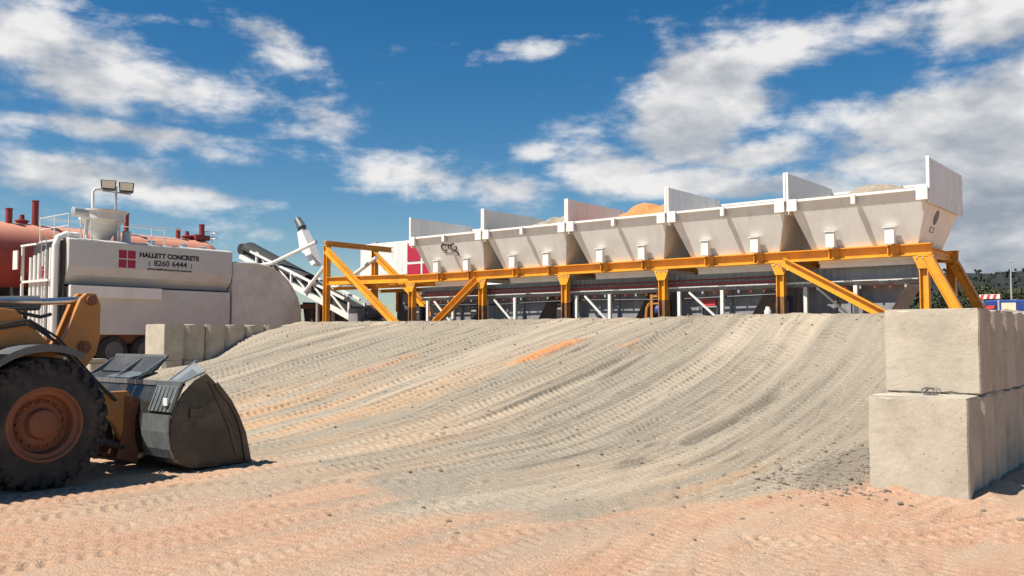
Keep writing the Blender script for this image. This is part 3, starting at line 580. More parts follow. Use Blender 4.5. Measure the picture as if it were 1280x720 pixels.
for i, (a, c) in enumerate(LEG):
    for q in (a, c): m = MB(); m.box(q-.045, q+.045, 22.47, 22.56, 0, 3.13); m.build('leg', M['cyl'], cb)
    m = MB(); m.beam((c+.3, 22.52, 3.1), (a+.05, 22.52, 2.2), .05, .05); m.build('strut', M['cyl'], cb)
    t = thing('weigh_hopper', ['grey tapered weigh hopper under the right end bin', 'grey weigh hopper under the second bin from the right', 'grey weigh hopper under the orange sand bin', 'grey weigh hopper under the grey gravel bin', 'grey weigh hopper under the left end bin'][i], 'weigh hopper', ((a+c)/2, 23.6, 0), 'grey weigh hoppers under the bins')
    x0, x1 = c-.25, a+1.1; m = MB(); m.prism([(x0, 3.13), (x1, 3.13), (x1-.75, 1.9), (x1-1.2, .9), (x0+.6, .9), (x0+.12, 1.9)], 22.85, 24.1, 'xz'); m.build('body', M['grey'], t)
    for q in range(3): m = MB(); xx = x0+.9+q*(x1-x0-1.9)/2; m.box(xx-.03, xx+.03, 22.8, 22.85, 1.3, 3.12); m.build('rib', M['grey'], t)
    m = MB(); m.box(x0-.03, x1+.03, 22.82, 24.13, 3.13, 3.16); m.build('rim', M['galv'], t)
    t = thing('motor_cabinet', ['dark motor cabinet below the bin row beside the right brace', 'dark motor cabinet below the second bin from the right', 'dark motor cabinet below the orange sand bin', 'dark motor cabinet below the grey gravel bin', 'dark motor cabinet below the left end bin'][i], 'cabinet', (c-.75, 22.9, 0), 'dark motor cabinets below the bins')
    xx = c-.75; m = MB(); m.box(xx-.19, xx+.19, 22.75, 23.1, 0, 2.95, .02); m.build('body', M['navy'], t); m = MB(); m.box(xx-.15, xx+.15, 22.72, 22.75, 2.3, 2.9); m.build('door', M['black'], t)
    m = MB(); m.box(xx-.1, xx+.12, 22.70, 22.72, 2.72, 2.78); m.build('handle', M['galv'], t)
wl = thing('storage_shed', 'low dark grey shed behind the bins, seen between the conveyor legs', 'shed', (-15, 27.5, 0))
m = MB(); n = 0; xx = -23.2
while xx < -8.9: m.box(xx, xx+.09, 26.5+(0 if n % 2 else .03), 26.6, -.05, 4.2); xx += .09; n += 1
m.box(-23.2, -8.9, 26.61, 29, -.05, 4.18); m.build('wall', M['grey'], wl)
m = MB(); m.prism([(26.35, 4.2), (29.1, 4.35), (29.1, 4.42), (26.35, 4.27)], -23.3, -8.8); m.build('roof', M['clad'], wl)
# orange pump skid, red crate, white drum seen under the bins
t = thing('pump_skid', 'small orange framed pump with dark blue motor under the second bin from the right', 'pump', (-13.0, 24.2, 0))
m = MB()
for q in (-13.25, -12.72): m.box(q-.04, q+.04, 22.6, 22.68, 0, 3.1)
m.box(-13.25, -12.72, 22.61, 22.67, 3.0, 3.07); m.box(-13.25, -12.72, 22.61, 22.67, 2.8, 2.85); m.build('frame', M['orange'], t)
m = MB(); m.lathe((-13.15, 22.75, 2.62), (1, 0, 0), [(0, .16), (.05, .2), (.3, .2), (.35, .12)], 16); m.build('motor', M['blue'], t, smooth=True); m = MB(); m.tube([(-13.5, 22.7, 2.2), (-13.45, 22.7, 2.7), (-13.3, 22.7, 2.95)], .05, 8); m.build('hose', M['orange'], t, smooth=True)
t = thing('tool_crate', 'small red crate on a shelf under the second bin from the right', 'crate', (-11.5, 23.5, 2.9)); 
m = MB(); m.box(-11.75, -11.3, 22.7, 22.9, 2.72, 2.86, .02); m.build('box', M['signred'], t); m = MB(); m.box(-11.78, -11.27, 22.68, 22.92, 2.86, 2.89); m.build('lid', M['signred'], t)
t = thing('shelf_stand', 'thin grey shelf stand holding the small red crate', 'stand', (-11.5, 23.5, 0)); m = MB(); m.box(-11.8, -11.25, 22.66, 22.94, 2.68, 2.715); m.build('shelf', M['galv'], t)
for q in (-11.75, -11.3): m = MB(); m.box(q-.02, q+.02, 22.78, 22.82, 0, 2.68); m.build('leg', M['galv'], t)
m = MB(); m.lathe((-9.75, 22.6, 2.42), (0, 0, 1), [(0, .09), (.12, .1), (.2, .06), (.24, .06), (.24, 0)], 14); m.lathe((-9.75, 22.6, 0), (0, 0, 1), [(0, .12), (.03, .05), (2.42, .05)], 10); tag(m.build('white_canister', M['cyl'], smooth=True), 'small white canister on a pole left of the yellow post with the long brace', 'canister')

# raised incline conveyor at the left ------------------------------------
ic = thing('incline_conveyor', 'white truss conveyor with black belt climbing left over the yellow frame', 'conveyor', (-30, 24, 0))
a0, a1 = Vector((-25.2, 23.75, 1.85)), Vector((-34.6, 23.75, 5.45))
for y_ in (23.4, 24.2):
    m = MB(); o = Vector((0, y_-23.75, 0)); up = Vector((0, 0, .62))
    m.beam(a0+o, a1+o, .12, .18); mid = a0.lerp(a1, .25)+o
    m.beam(mid+up, a1.lerp(a0, .08)+o+up*.75, .08, .09)
    for q in range(6):
        t0 = .22+.13*q; p_ = a0.lerp(a1, t0)+o; m.beam(p_, p_+up*.95, .09, .09, (1,0,0))
        if q < 5: m.beam(p_, a0.lerp(a1, t0+.13)+o+up*.93, .06, .06)
    m.build('truss', M['cyl'], ic)
m = MB(); o = Vector((0, .05, .30)); m.beam(a0+o, a1+o, .62, .34); m.build('belt', M['belt'], ic)
m = MB(); m.lathe(a1+Vector((-.0, -.35, .33)), (0, 1, 0), [(0, .24), (.8, .24)], 20); m.build('head_drum', M['black'], ic, smooth=True)
m = MB()
for q in range(7):
    c_ = a1.lerp(a0, .02+.075*q)+Vector((0, .05, .38)); n = 8
    if q < 6:
        d_ = a1.lerp(a0, .02+.075*(q+1))+Vector((0, .05, .38))
        for k in range(n):
            t0, t1 = math.pi*k/n, math.pi*(k+1)/n; f_ = lambda c, t: (c.x, c.y-.45*math.cos(t), c.z+.34*math.sin(t))
            m.add([f_(c_, t0), f_(d_, t0), f_(d_, t1), f_(c_, t1)], [(0,1,2,3)])
m.build('belt_cover', M['belt'], ic, smooth=True)
m = MB(); pass
for P_ in ([(-33.3, 23.3, 4.95), (-32.2, 23.3, 5.0), (-29.2, 23.3, 5.72)], [(-29.9, 23.3, 3.72), (-28.4, 23.3, 4.9)], [(-29.6, 24.2, 3.6), (-26.6, 24.2, 5.0)]): m = MB(); m.tube(P_, .08, 8); m.build('stay', M['cyl'], ic, smooth=True)
m = MB(); m.prism([(-30.78, 6.25), (-30.5, 6.35), (-30.0, 5.6), (-29.6, 4.9), (-29.8, 4.8), (-30.25, 5.3), (-30.6, 5.5)], 23.55, 23.95, 'xz'); m.build('loading_chute', M['white'], ic)
m = MB(); m.tube([(-30.6, 23.75, 6.2), (-30.75, 23.75, 6.5)], .13, 12); m.tube([(-30.72, 23.75, 6.45), (-31.05, 23.75, 6.85)], [.2, .15], 12); m.build('chute_nozzle', M['darksteel'], ic, smooth=True)
for q, zt in ((-26.9, 2.4), (-29.2, 3.25), (-32.2, 4.4)):
    for y_ in (23.4, 24.2): m = MB(); m.box(q-.05, q+.05, y_-.05, y_+.05, .0, zt); m.build('trestle_leg', M['galv'], ic)
m = MB(); m.lathe((-26.2, 23.3, 2.75), (0, 1, 0), [(0, .28), (.3, .3), (.6, .2)], 18); m.box(-26.9, -25.9, 23.1, 23.6, 2.2, 2.55); m.build('drive_motor', M['darksteel'], ic, smooth=True)
m = MB(); m.box(-26.75, -26.2, 22.9, 23.3, 0, 2.95, .02); m.build('drive_cabinet', M['grey'], ic)
t = thing('feed_skip', 'rusty dark feed skip at the foot of the white truss conveyor', 'skip', (-29.6, 25.5, 0))
m = MB(); m.prism([(-32.0, 3.4), (-28.6, 3.2), (-28.9, .3), (-31.4, .3)], 24.8, 26.6, 'xz'); m.build('body', M['black'], t, bevel=.02)
m = MB(); m.box(-32.05, -28.55, 24.74, 24.8, 3.1, 3.3); m.build('rim', M['rim'], t)
for q in (-31.2, -30.1, -29.1): m = MB(); m.box(q-.05, q+.05, 24.7, 24.8, .4, 3.1); m.build('rib', M['rim'], t)
# walkway cabin with orange posts below the deck
cbn = thing('control_cabin', 'grey cabin with small windows and orange posts behind the left braces', 'cabin', (-25, 26.3, 0))
m = MB(); m.box(-26.9, -22.9, 25.6, 27.4, 0, 3.72, .02); m.build('wall', M['darksteel'], cbn)
for k in range(4): m = MB(); q = -26.5+k*.95; m.box(q, q+.6, 25.57, 25.6, 3.2, 3.6); m.build('window', M['clad'], cbn)
for k in range(5): m = MB(); q = -26.75+k*.95; m.box(q-.05, q+.05, 25.45, 25.55, 2.9, 3.8); m.build('post', M['orange'], cbn)
m = MB(); m.box(-25.6, -25.1, 25.4, 25.56, 2.95, 3.1); m.box(-25.4, -22.9, 25.48, 25.52, 2.7, 2.74); m.build('rail', M['cyl'], cbn)

# white silo box behind, with the red square mark --------------------------
ws = thing('white_silo', 'bright white silo box with red squares behind the left end bin', 'silo', (-29, 29, 0))
m = MB(); m.box(-31.9, -25.6, 28.0, 30.6, 4.0, 6.15, .03); m.build('body', M['cyl'], ws)
for i in range(2):
    for j in range(2): m = MB(); x0 = -28.75+i*.93; z0 = 4.28+j*.93; m.box(x0, x0+.8, 27.975, 28.0, z0, z0+.8); m.build('red_square', M['logo'], ws)
for q in (-31.5, -29.5, -27, -25.9): m = MB(); m.box(q-.12, q+.12, 28.2, 28.45, 0, 4.0); m.build('leg', M['galv'], ws)
m = MB(); m.box(-31.2, -30.9, 28.05, 28.3, 6.15, 6.24); m.build('lifting_lug', M['galv'], ws)

# ================================================================== silo trailer at the left
tx = -30.3
st = thing('silo_trailer', 'dusty white cement silo trailer with company lettering, behind the loader', 'silo trailer', (-31.5, 17, .86))
def section(z0, z1, w=2.4): return None
m = MB(); prof = [(tx, 5.14), (tx, 4.25), (tx-.1, 3.95), (tx-.42, 3.64), (tx-1.98, 3.64), (tx-2.3, 3.95), (tx-2.4, 4.25), (tx-2.4, 5.14), (tx-2.2, 5.2), (tx-.2, 5.2)]
m.prism(prof, 13.9, 20.15, 'xz'); tank = m.build('tank', M['silo'], st, bevel=.02)
m = MB(); m.box(tx+.10, tx-.05, 13.95, 17.2, 3.20, 3.6, .01); m.box(tx-2.35, tx-2.45, 13.95, 20.1, 3.18, 3.6); m.build('side_cover', M['white'], st)
m = MB(); m.box(tx-.04, tx-2.36, 14.0, 20.1, 1.95, 3.58, .02); m.build('lower_body', M['silo'], st)
m = MB(); m.box(tx-.3, tx-.5, 13.4, 23.5, 1.65, 1.93); m.box(tx-1.9, tx-2.1, 13.4, 23.5, 1.65, 1.93)
for q in range(8): m.box(tx-.5, tx-1.9, 13.6+q*1.3, 13.72+q*1.3, 1.7, 1.9)
m.build('chassis', M['rim'], st)
m = MB(); m.prism([(20.2, 4.78), (21.2, 4.82)]+[(21.2+2.3*math.sin(a)**1.0, 2.5+2.32*math.cos(a)) for a in np.linspace(.25, 1.57, 12)]+[(23.5, 2.0), (20.2, 2.0)], tx-.02, tx-2.28); m.build('rear_drum', M['dusty'], st, bevel=.05)
m = MB(); m.tube([(tx, 20.3, 4.74), (tx, 21.2, 4.76)]+[(tx, 21.2+2.24*math.sin(a), 2.5+2.26*math.cos(a)) for a in np.linspace(.25, 1.4, 10)], .035, 6); m.build('drum_rim', M['dusty'], st, smooth=True)
# filter hopper
fh = Vector((tx-1.1, 15.55, 5.2))
m = MB(); m.lathe(fh, (0, 0, 1), [(0, .22), (.1, .25), (.75, .68), (.78, .76), (1.05, .76), (1.07, .82), (1.12, .82), (1.13, .1)], 32); hop = m.build('filter_hopper', M['dusty'], st, smooth=True)
m = MB(); m.lathe(fh+Vector((.2, -1.15, .98)), (0, 1, 0), [(0, .12), (.02, .17), (.45, .17), (.5, .12)], 18); m.build('fan_motor', M['galv'], hop, smooth=True)
for k in range(4): a = k*math.pi/2+.4; m = MB(); m.beam(fh+Vector((.7*math.cos(a), .7*math.sin(a), .8)), fh+Vector((.75*math.cos(a), .75*math.sin(a), 0)), .06, .06); m.build('support', M['silo'], hop)
m = MB(); m.tube([fh+Vector((.2, -.45, 1.1)), fh+Vector((.2, -.45, 1.75)), fh+Vector((.2, -.40, 1.83)), fh+Vector((.2, .35, 2.0))], .05, 10); m.build('gooseneck_pipe', M['dusty'], st, smooth=True)
# light mast
m = MB(); m.tube([(tx-.95, 15.95, 5.2), (tx-.95, 15.95, 7.25)], .045, 10); m.tube([(tx-.95, 15.45, 7.03), (tx-.95, 16.5, 7.03)], .03, 8); mast = m.build('light_mast', M['galv'], st, smooth=True)
for y_ in (15.62, 16.28):
    m = MB(); c_ = Vector((tx-.85, y_, 7.22)); d = Vector((.75, -.35, .25)).normalized(); r_ = d.cross(Vector((0,0,1))).normalized(); u_ = r_.cross(d)
    m.quad_plate(c_-r_*.23-u_*.17, c_+r_*.23-u_*.17, c_+r_*.26+u_*.2, c_-r_*.26+u_*.2, .12); fl = m.build('floodlight', M['black'], mast)
    g_ = c_+d*.068; m = MB(); m.quad_plate(g_-r_*.2-u_*.12, g_+r_*.2-u_*.12, g_+r_*.22+u_*.17, g_-r_*.22+u_*.17, .01); m.build('lamp_glass', M['glass'], fl)
# end pipes, ladder, hand rails
pipes = [(-.35, .07), (-.62, .07), (-.95, .075), (-1.2, .075), (-1.48, .075), (-1.78, .085), (-2.1, .08)]
for i, (dx, r_) in enumerate(pipes):
    m = MB()
    if i == 0: m.tube([(tx+dx, 14.4, 5.3), (tx+dx, 13.95, 5.3), (tx+dx, 13.7, 5.18), (tx+dx, 13.62, 4.9), (tx+dx, 13.62, 1.3)], .11, 12)
    else: m.tube([(tx+dx, 13.62, 4.9-.05*i), (tx+dx, 13.62, 1.5)], r_, 12)
    m.build('pipe', M['cyl'] if i != 2 else M['cyl'], st, smooth=True)
m = MB(); m.tube([(tx-1.2, 13.62, 4.25), (tx-1.2, 13.62, 3.8)], .079, 12); m.build('red_band', M['signred'], st, smooth=True)
m = MB(); m.box(tx-2.4, tx-.2, 13.8, 13.88, 1.4, 5.1); m.build('end_plate', M['black'], st)
m = MB(); m.box(tx-2.55, tx-.5, 13.45, 13.53, 3.72, 3.8); m.box(tx-2.55, tx-2.47, 13.45, 13.53, 1.6, 5.0); m.box(tx-2.5, tx-1.3, 13.4, 13.5, 4.98, 5.04); m.box(tx-2.85, tx-2.5, 13.3, 13.34, 4.2, 4.85); m.build('pipe_bracket', M['white'], st)
m = MB(); 
m.tube([(tx-.75, 13.5, 1.5), (tx-.75, 13.5, 5.2)], .016, 6); m.tube([(tx-1.1, 13.5, 1.5), (tx-1.1, 13.5, 5.2)], .016, 6)
for k in range(13): m.tube([(tx-.75, 13.5, 1.6+k*.28), (tx-1.1, 13.5, 1.6+k*.28)], .011, 6)
m.build('ladder', M['galv'], st, smooth=True)
m = MB()
for y_ in (13.95, 14.35, 14.7, 16.9, 17.4): m.tube([(tx-.15, y_, 5.18), (tx-.15, y_, 5.95-.012*(y_-14)*4)], .018, 6)
for zz_ in (5.55, 5.92): m.tube([(tx-.15, 13.95, zz_), (tx-.15, 14.7, zz_)], .016, 6); m.tube([(tx-.15, 16.1, zz_-.1), (tx-.15, 18.1, zz_-.1)], .016, 6)
for x_ in (tx-2.3, tx-1.2): m.tube([(x_, 13.95, 5.18), (x_, 13.95, 6.05)], .018, 6)
for zz_ in (5.6, 6.0): m.tube([(tx-.15, 13.95, zz_), (tx-2.3, 13.95, zz_)], .016, 6)
m.tube([(tx-2.2, 13.95, 6.0), (tx-2.2, 18.5, 6.0)], .016, 6); m.build('hand_rail', M['cyl'], st, smooth=True)
for y_, h_ in ((16.35, .45), (17.3, .2), (18.6, .18), (19.4, .14)): m = MB(); m.lathe((tx-.9, y_, 5.18), (0, 0, 1), [(0, .16), (h_, .14), (h_+.02, .18), (h_+.05, .05)], 16); m.build('hatch', M['galv'], st, smooth=True)
def wheel(x, y, z, r, w_, parent, dark='tyre', rim='grey', sgn=1):
    m = MB(); m.lathe((x, y, z), (sgn, 0, 0), [(0, r*.62), (.0, r*.9), (.04, r*.98), (w_-.04, r*.98), (w_, r*.9), (w_, r*.62)], 32, cap=False); wo_ = m.build('wheel', M[dark], parent, smooth=True)
    m = MB(); m.lathe((x, y, z), (sgn, 0, 0), [(w_+.01, r*.62), (w_-.02, r*.58), (w_-.1, r*.5), (w_-.1, r*.2), (w_-.03, r*.17), (w_-.03, 0)], 28); m.build('rim', M[rim], wo_, smooth=True)
for y_ in (15.57, 16.75, 17.93): wheel(tx-.42, y_, 1.38, .53, .34, st, rim='darksteel'); wheel(tx-1.98, y_, 1.38, .53, .34, st, rim='darksteel', sgn=-1)
m = MB(); m.box(tx-.2, tx-.4, 14.7, 18.9, 1.93, 1.95); m.build('mudguard', M['rim'], st)
# mark and writing
def zt(y, z): return z
for i in range(2):
    for j in range(2): y0 = 15.62+i*.325; z0 = 4.28+j*.33; m = MB(); m.box(tx, tx+.006, y0, y0+.285, z0, z0+.285); m.build('red_square', M['logodk'], st)
lettering('HALLETT CONCRETE', .235, 2.33, M['ink'], st, (tx+.006, 16.38, 4.70), (0,1,0), (0,0,1), bold=.011)
lettering('8260 6444', .28, 1.3, M['ink'], st, (tx+.006, 16.92, 4.42), (0,1,0), (0,0,1), bold=.005)
lettering('www.hallettconcrete.com.au', .11, 1.75, M['ink'], st, (tx+.006, 16.66, 4.26), (0,1,0), (0,0,1), bold=.004)
lettering('(', .22, .07, M['ink'], st, (tx+.006, 16.72, 4.43), (0,1,0), (0,0,1), bold=0); lettering(')', .22, .07, M['ink'], st, (tx+.006, 18.36, 4.43), (0,1,0), (0,0,1), bold=0)

# ================================================================== red tank behind
rt = thing('red_tank', 'long faded red horizontal storage tank with stacks, behind the silo trailer', 'tank', (-36.4, 16, .86))
m = MB(); tyc, tzc, tr_ = -36.4, 4.98, 1.22
m.lathe((tyc, 6, tzc), (0, 1, 0), [(0, .1), (.12, .7), (.35, 1.05), (.6, tr_)]+[(.6+.19*k, tr_+(.018 if k % 2 else 0)) for k in range(85)]+[(16.9, 1.05), (17.2, .7), (17.35, .1)], 72)
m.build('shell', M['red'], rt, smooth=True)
stk = [(14.3, .55, .12), (15.25, .95, .12), (18.9, .85, .10), (21.25, .42, .10), (22.4, .72, .12)]
for y_, h_, r_ in stk: m = MB(); m.lathe((tyc+.3, y_, tzc+1.15), (0, 0, 1), [(0, r_), (h_, r_), (h_+.01, r_+.02), (h_+.04, r_+.02), (h_+.05, .02)], 18); m.build('stack', M['darkred'], rt, smooth=True)
for y_ in (14.85, 21.8): m = MB(); m.lathe((tyc+.1, y_, tzc+1.15), (0, 0, 1), [(0, .2), (.14, .2), (.15, .26), (.2, .26), (.24, .1), (.42, .08), (.42, 0)], 18); m.build('hatch', M['darkred'], rt, smooth=True)
m = MB()
for y_ in (22.6, 23.0): m.tube([(tyc+.2, y_, tzc+1.1), (tyc+.2, y_, tzc+1.6)], .02, 6)
m.tube([(tyc+.2+.35*math.cos(a), 22.85+.35*math.sin(a), tzc+1.6) for a in np.linspace(0, 6.28, 16)], .018, 6); m.tube([(tyc+.2+.35*math.cos(a), 22.85+.35*math.sin(a), tzc+1.35) for a in np.linspace(0, 6.28, 16)], .018, 6); m.build('guard_rail', M['galv'], rt, smooth=True)
m = MB(); m.box(tyc-.1, tyc+.5, 22.0, 22.7, tzc+1.2, tzc+1.42); m.build('hatch_cover', M['darkred'], rt)
for y_ in (8, 11.5, 15, 18.5, 22): m = MB(); m.prism([(tyc-1.15, 4.3), (tyc-1.2, .8), (tyc-.9, .8), (tyc-.7, 3.7), (tyc+.7, 3.7), (tyc+.9, .8), (tyc+1.2, .8), (tyc+1.15, 4.3)], y_, y_+.25, 'xz'); m.build('saddle_leg', M['black'], rt)
m = MB(); m.box(-42, -38.2, 6, 24, .8, 4.0); tag(m.build('dark_container', M['black'], bevel=.03), 'dark long container in deep shade beneath and behind the red tank', 'container')

# ================================================================== wheel loader
lo = thing('wheel_loader', 'orange wheel loader with black bucket resting on the ground, cab outside the photo', 'wheel loader', (-12.4, 4.9, 0))
WY, WZ, WR = 4.97, .80, .80
def loader_wheel(xc, yc, sgn):
    m = MB(); w_ = .60; x0 = xc-sgn*w_/2
    pr = [(0, .46), (.01, .62), (.05, .74), (.1, .775), (w_-.1, .775), (w_-.05, .74), (w_-.01, .62), (w_, .46)]
    m.lathe((x0, yc, WZ), (sgn, 0, 0), pr, 64, cap=False)
    nl = 26
    for k in range(nl):
        for half in (0, 1):
            a0 = 2*math.pi*(k+.5*half)/nl; n = 4; pts = []
            xs = [w_*(.5+(.46-.40*i/n)*(1 if half else -1)) for i in range(n+1)]
            for i in range(n):
                aa, ab = a0+.13*i/n*1.6, a0+.13*(i+1)/n*1.6; hw = .062
                def q(ang, xx, rr): return (x0+sgn*xx, yc+rr*math.cos(ang), WZ+rr*math.sin(ang))
                t0, t1 = xs[i], xs[i+1]; r0 = .735 if i == 0 else .77; r1 = .815 if i else .79
                m.add([q(aa-hw, t0, r0), q(aa+hw, t0, r0), q(ab+hw, t1, .77), q(ab-hw, t1, .77), q(aa-hw*.85, t0, r1), q(aa+hw*.85, t0, r1), q(ab+hw*.85, t1, .815), q(ab-hw*.85, t1, .815)],
                      [(0,3,2,1),(4,5,6,7),(0,1,5,4),(1,2,6,5),(2,3,7,6),(3,0,4,7)])
            xa, xb = (.012, -.012) if not half else (w_-.012, w_+.012)          # sidewall lug
            def q2(ang, rr, xx): return (x0+sgn*xx, yc+rr*math.cos(ang), WZ+rr*math.sin(ang))
            m.add([q2(a0-.05, .66, xa), q2(a0+.05, .66, xa), q2(a0+.045, .76, xa), q2(a0-.045, .76, xa), q2(a0-.04, .67, xb), q2(a0+.04, .67, xb), q2(a0+.035, .75, xb*.5+xa*.5), q2(a0-.035, .75, xb*.5+xa*.5)], [(4,5,6,7),(0,1,5,4),(1,2,6,5),(2,3,7,6),(3,0,4,7)])
    wo_ = m.build('wheel', M['tyre'], lo, smooth=True)
    m = MB(); m.lathe((x0, yc, WZ), (sgn, 0, 0), [(w_-.2, .462), (w_-.005, .462), (w_+.012, .45), (w_+.012, .425), (w_-.03, .41), (w_-.05, .36), (w_-.16, .34), (w_-.17, .3), (w_-.13, .25), (w_-.13, .19), (w_-.05, .17), (w_-.03, .14), (w_-.03, 0)], 48, cap=False); rim = m.build('rim', M['rim'], wo_, smooth=True)
    for k in range(16): m = MB(); a = 2*math.pi*k/16; m.lathe((x0, yc+.275*math.cos(a), WZ+.275*math.sin(a)), (sgn, 0, 0), [(w_-.17, .017), (w_-.12, .017), (w_-.118, .01)], 6); m.build('wheel_bolt', M['rim'], wo_)
    m = MB(); m.lathe((x0, yc, WZ), (sgn, 0, 0), [(.02, .45), (w_-.2, .45)], 24); m.build('inner_disc', M['black'], wo_)
for yc in (WY, WY-3.3):
    loader_wheel(-11.62, yc, 1); loader_wheel(-13.38, yc, -1)
# fenders
def fender(x0, x1, yc, a0, a1, name='fender'):
    m = MB(); n = 14; ri = .93
    P = [(yc+ri*math.cos(a0+(a1-a0)*i/n), WZ+ri*math.sin(a0+(a1-a0)*i/n)) for i in range(n+1)]; Q = [(yc+(ri+.035)*math.cos(a0+(a1-a0)*i/n), WZ+(ri+.035)*math.sin(a0+(a1-a0)*i/n)) for i in range(n, -1, -1)]
    for i in range(n): m.prism([P[i], P[i+1], Q[n-i-1], Q[n-i]], x0, x1)
    m2 = MB()
    for i in range(n): a, c = P[i], P[i+1]; m2.add([(x1+.001, a[0], a[1]-.05), (x1+.001, c[0], c[1]-.05), (x1+.001, c[0], c[1]+.04), (x1+.001, a[0], a[1]+.04)], [(0,1,2,3)])
    o = m.build(name, M['darksteel'], lo, smooth=True); m2.build('edge', M['darksteel'], o)
fender(-11.95, -11.30, WY, R(62), R(185)); fender(-13.7, -13.05, WY, R(62), R(185))
# front frame, axle, boom
m = MB(); m.prism([(3.3, .75), (5.1, .62), (5.3, .9), (5.1, 1.6), (4.4, 2.0), (3.6, 1.95), (3.3, 1.3)], -12.95, -12.05); m.build('front_frame', M['orange'], lo, bevel=.02)
m = MB(); m.lathe((-13.1, WY, WZ), (1, 0, 0), [(0, .17), (.4, .2), (.5, .33), (.9, .33), (1.0, .2), (1.4, .17)], 24); m.build('axle', M['rim'], lo, smooth=True)
for x0 in (-12.06, -12.86):
    m = MB(); m.prism([(3.9, 2.12), (4.05, 2.28), (4.85, 2.20), (5.35, 1.70), (5.62, 1.42), (5.92, 1.14), (6.12, 1.12), (6.34, 1.12), (6.52, .9), (6.56, .45), (6.5, .2), (6.36, .2), (6.27, .45), (6.12, .72), (5.8, .85), (5.35, 1.05), (4.7, 1.5), (3.95, 1.9)], x0, x0+.1); arm = m.build('boom_arm', M['orange'], lo, bevel=.008)
    for (yy, zz_) in ((6.42, .32), (6.38, .95), (4.05, 2.12)): m = MB(); m.lathe((x0-.02, yy, zz_), (1, 0, 0), [(0, .085), (.14, .085), (.145, .05), (.16, .05)], 16); m.build('pin', M['rim'], arm, smooth=True)
m = MB(); m.box(-12.76, -12.06, 5.3, 5.55, 1.3, 1.6, .02); m.build('boom_cross_tube', M['orange'], lo)
m = MB(); m.prism([(5.42, 1.62), (5.62, 1.82), (5.84, 2.38), (5.92, 2.46), (6.05, 2.46), (6.12, 2.3), (6.12, 1.85), (6.07, 1.62), (5.94, 1.45), (5.82, 1.2), (5.74, .98), (5.62, .95), (5.56, 1.2)], -12.42, -12.34); m.prism([(5.42, 1.62), (5.62, 1.82), (5.84, 2.38), (5.92, 2.46), (6.05, 2.46), (6.12, 2.3), (6.12, 1.85), (6.07, 1.62), (5.94, 1.45), (5.82, 1.2), (5.74, .98), (5.62, .95), (5.56, 1.2)], -12.66, -12.58); bc = m.build('tilt_lever', M['orange'], lo, bevel=.006)
m = MB(); m.lathe((-12.7, 5.98, 2.36), (1, 0, 0), [(0, .07), (.4, .07)], 16); m.build('pin', M['rim'], bc, smooth=True); m = MB(); m.lathe((-12.7, 5.9, 1.72), (1, 0, 0), [(0, .09), (.4, .09), (.4, .05), (.42, .05)], 6); m.build('pin', M['rim'], bc, smooth=True)
m = MB(); m.tube([(-12.5, 3.7, 2.22), (-12.5, 5.35, 2.31)], .10, 16); m.build('tilt_cylinder', M['darksteel'], lo, smooth=True)
m = MB(); m.tube([(-12.5, 4.85, 2.285), (-12.5, 5.95, 2.37)], .05, 14); m.tube([(-12.28, 4.2, 2.30), (-12.28, 5.3, 2.33)], .03, 8); m.build('piston_rod', M['chrome'], lo, smooth=True)
m = MB(); m.tube([(-12.3, 4.4, 2.12), (-12.3, 5.0, 2.18), (-12.3, 5.3, 2.12), (-12.35, 5.45, 2.16)], .025, 8); m.tube([(-12.2, 4.3, 2.2), (-12.2, 5.2, 2.22)], .02, 8); m.build('hydraulic_hose', M['black'], lo, smooth=True)
m = MB(); m.tube([(-12.5, 5.68, 1.02), (-12.5, 6.5, .98)], .06, 12); m.build('tilt_link', M['orange'], lo, smooth=True)
for x_ in (-11.98, -12.95): m = MB(); m.tube([(x_, 3.9, 1.25), (x_, 4.9, 1.45)], .09, 14); m.tube([(x_, 4.9, 1.45), (x_, 5.5, 1.55)], .045, 12); m.build('lift_cylinder', M['darksteel'], lo, smooth=True)
for q, (x_, dz) in enumerate(((-11.93, 0), (-11.9, .05), (-12.2, .1))): m = MB(); m.tube([(x_, 4.6, 1.95+dz), (x_, 5.0, 2.02+dz), (x_, 5.35, 1.8+dz), (x_, 5.62, 1.5+dz), (x_, 5.9, 1.22+dz*.5), (x_, 6.15, 1.0)], .017, 7); m.build('hydraulic_hose', M['black'], lo, smooth=True)
m = MB(); m.box(-12.02, -11.9, 5.5, 5.9, .55, .95, .02); m.tube([(-12, 5.3, .9), (-12, 5.9, .5), (-12, 6.3, .35)], .06, 10); m.build('steer_linkage', M['black'], lo, smooth=True)
# bucket
XB0, XB1 = -13.95, -11.05
side_raw = [(7.69, .10), (7.58, .47), (7.48, .72), (7.34, .96), (7.14, 1.2), (6.97, 1.36), (6.80, 1.27), (6.62, 1.10), (6.50, .85), (6.45, .6), (6.47, .38), (6.58, .20), (6.75, .10), (7.1, .08)]
bk = MB()
shell = [(6.62, 1.24), (6.52, 1.0), (6.46, .75), (6.45, .55), (6.48, .36), (6.58, .2), (6.75, .11), (7.1, .085), (7.68, .09)]
def curve(pts, n=6):
    o = []
    for i in range(len(pts)-1):
        p0, p1, p2, p3 = (Vector((*pts[max(0, min(len(pts)-1, k))], 0)) for k in (i-1, i, i+1, i+2))
        for q in range(n):
            t = q/n; v = .5*((2*p1)+(p2-p0)*t+(2*p0-5*p1+4*p2-p3)*t*t+(3*p1-p0-3*p2+p3)*t**3); o.append((v.x, v.y))
    return o+[tuple(pts[-1])]
oc = curve(shell); ic_ = []
for i, (a, b_) in enumerate(oc):
    p_, q_ = Vector(oc[max(i-1, 0)]), Vector(oc[min(i+1, len(oc)-1)]); d_ = (q_-p_).normalized(); ic_.append((a-d_.y*.03, b_+d_.x*.03))
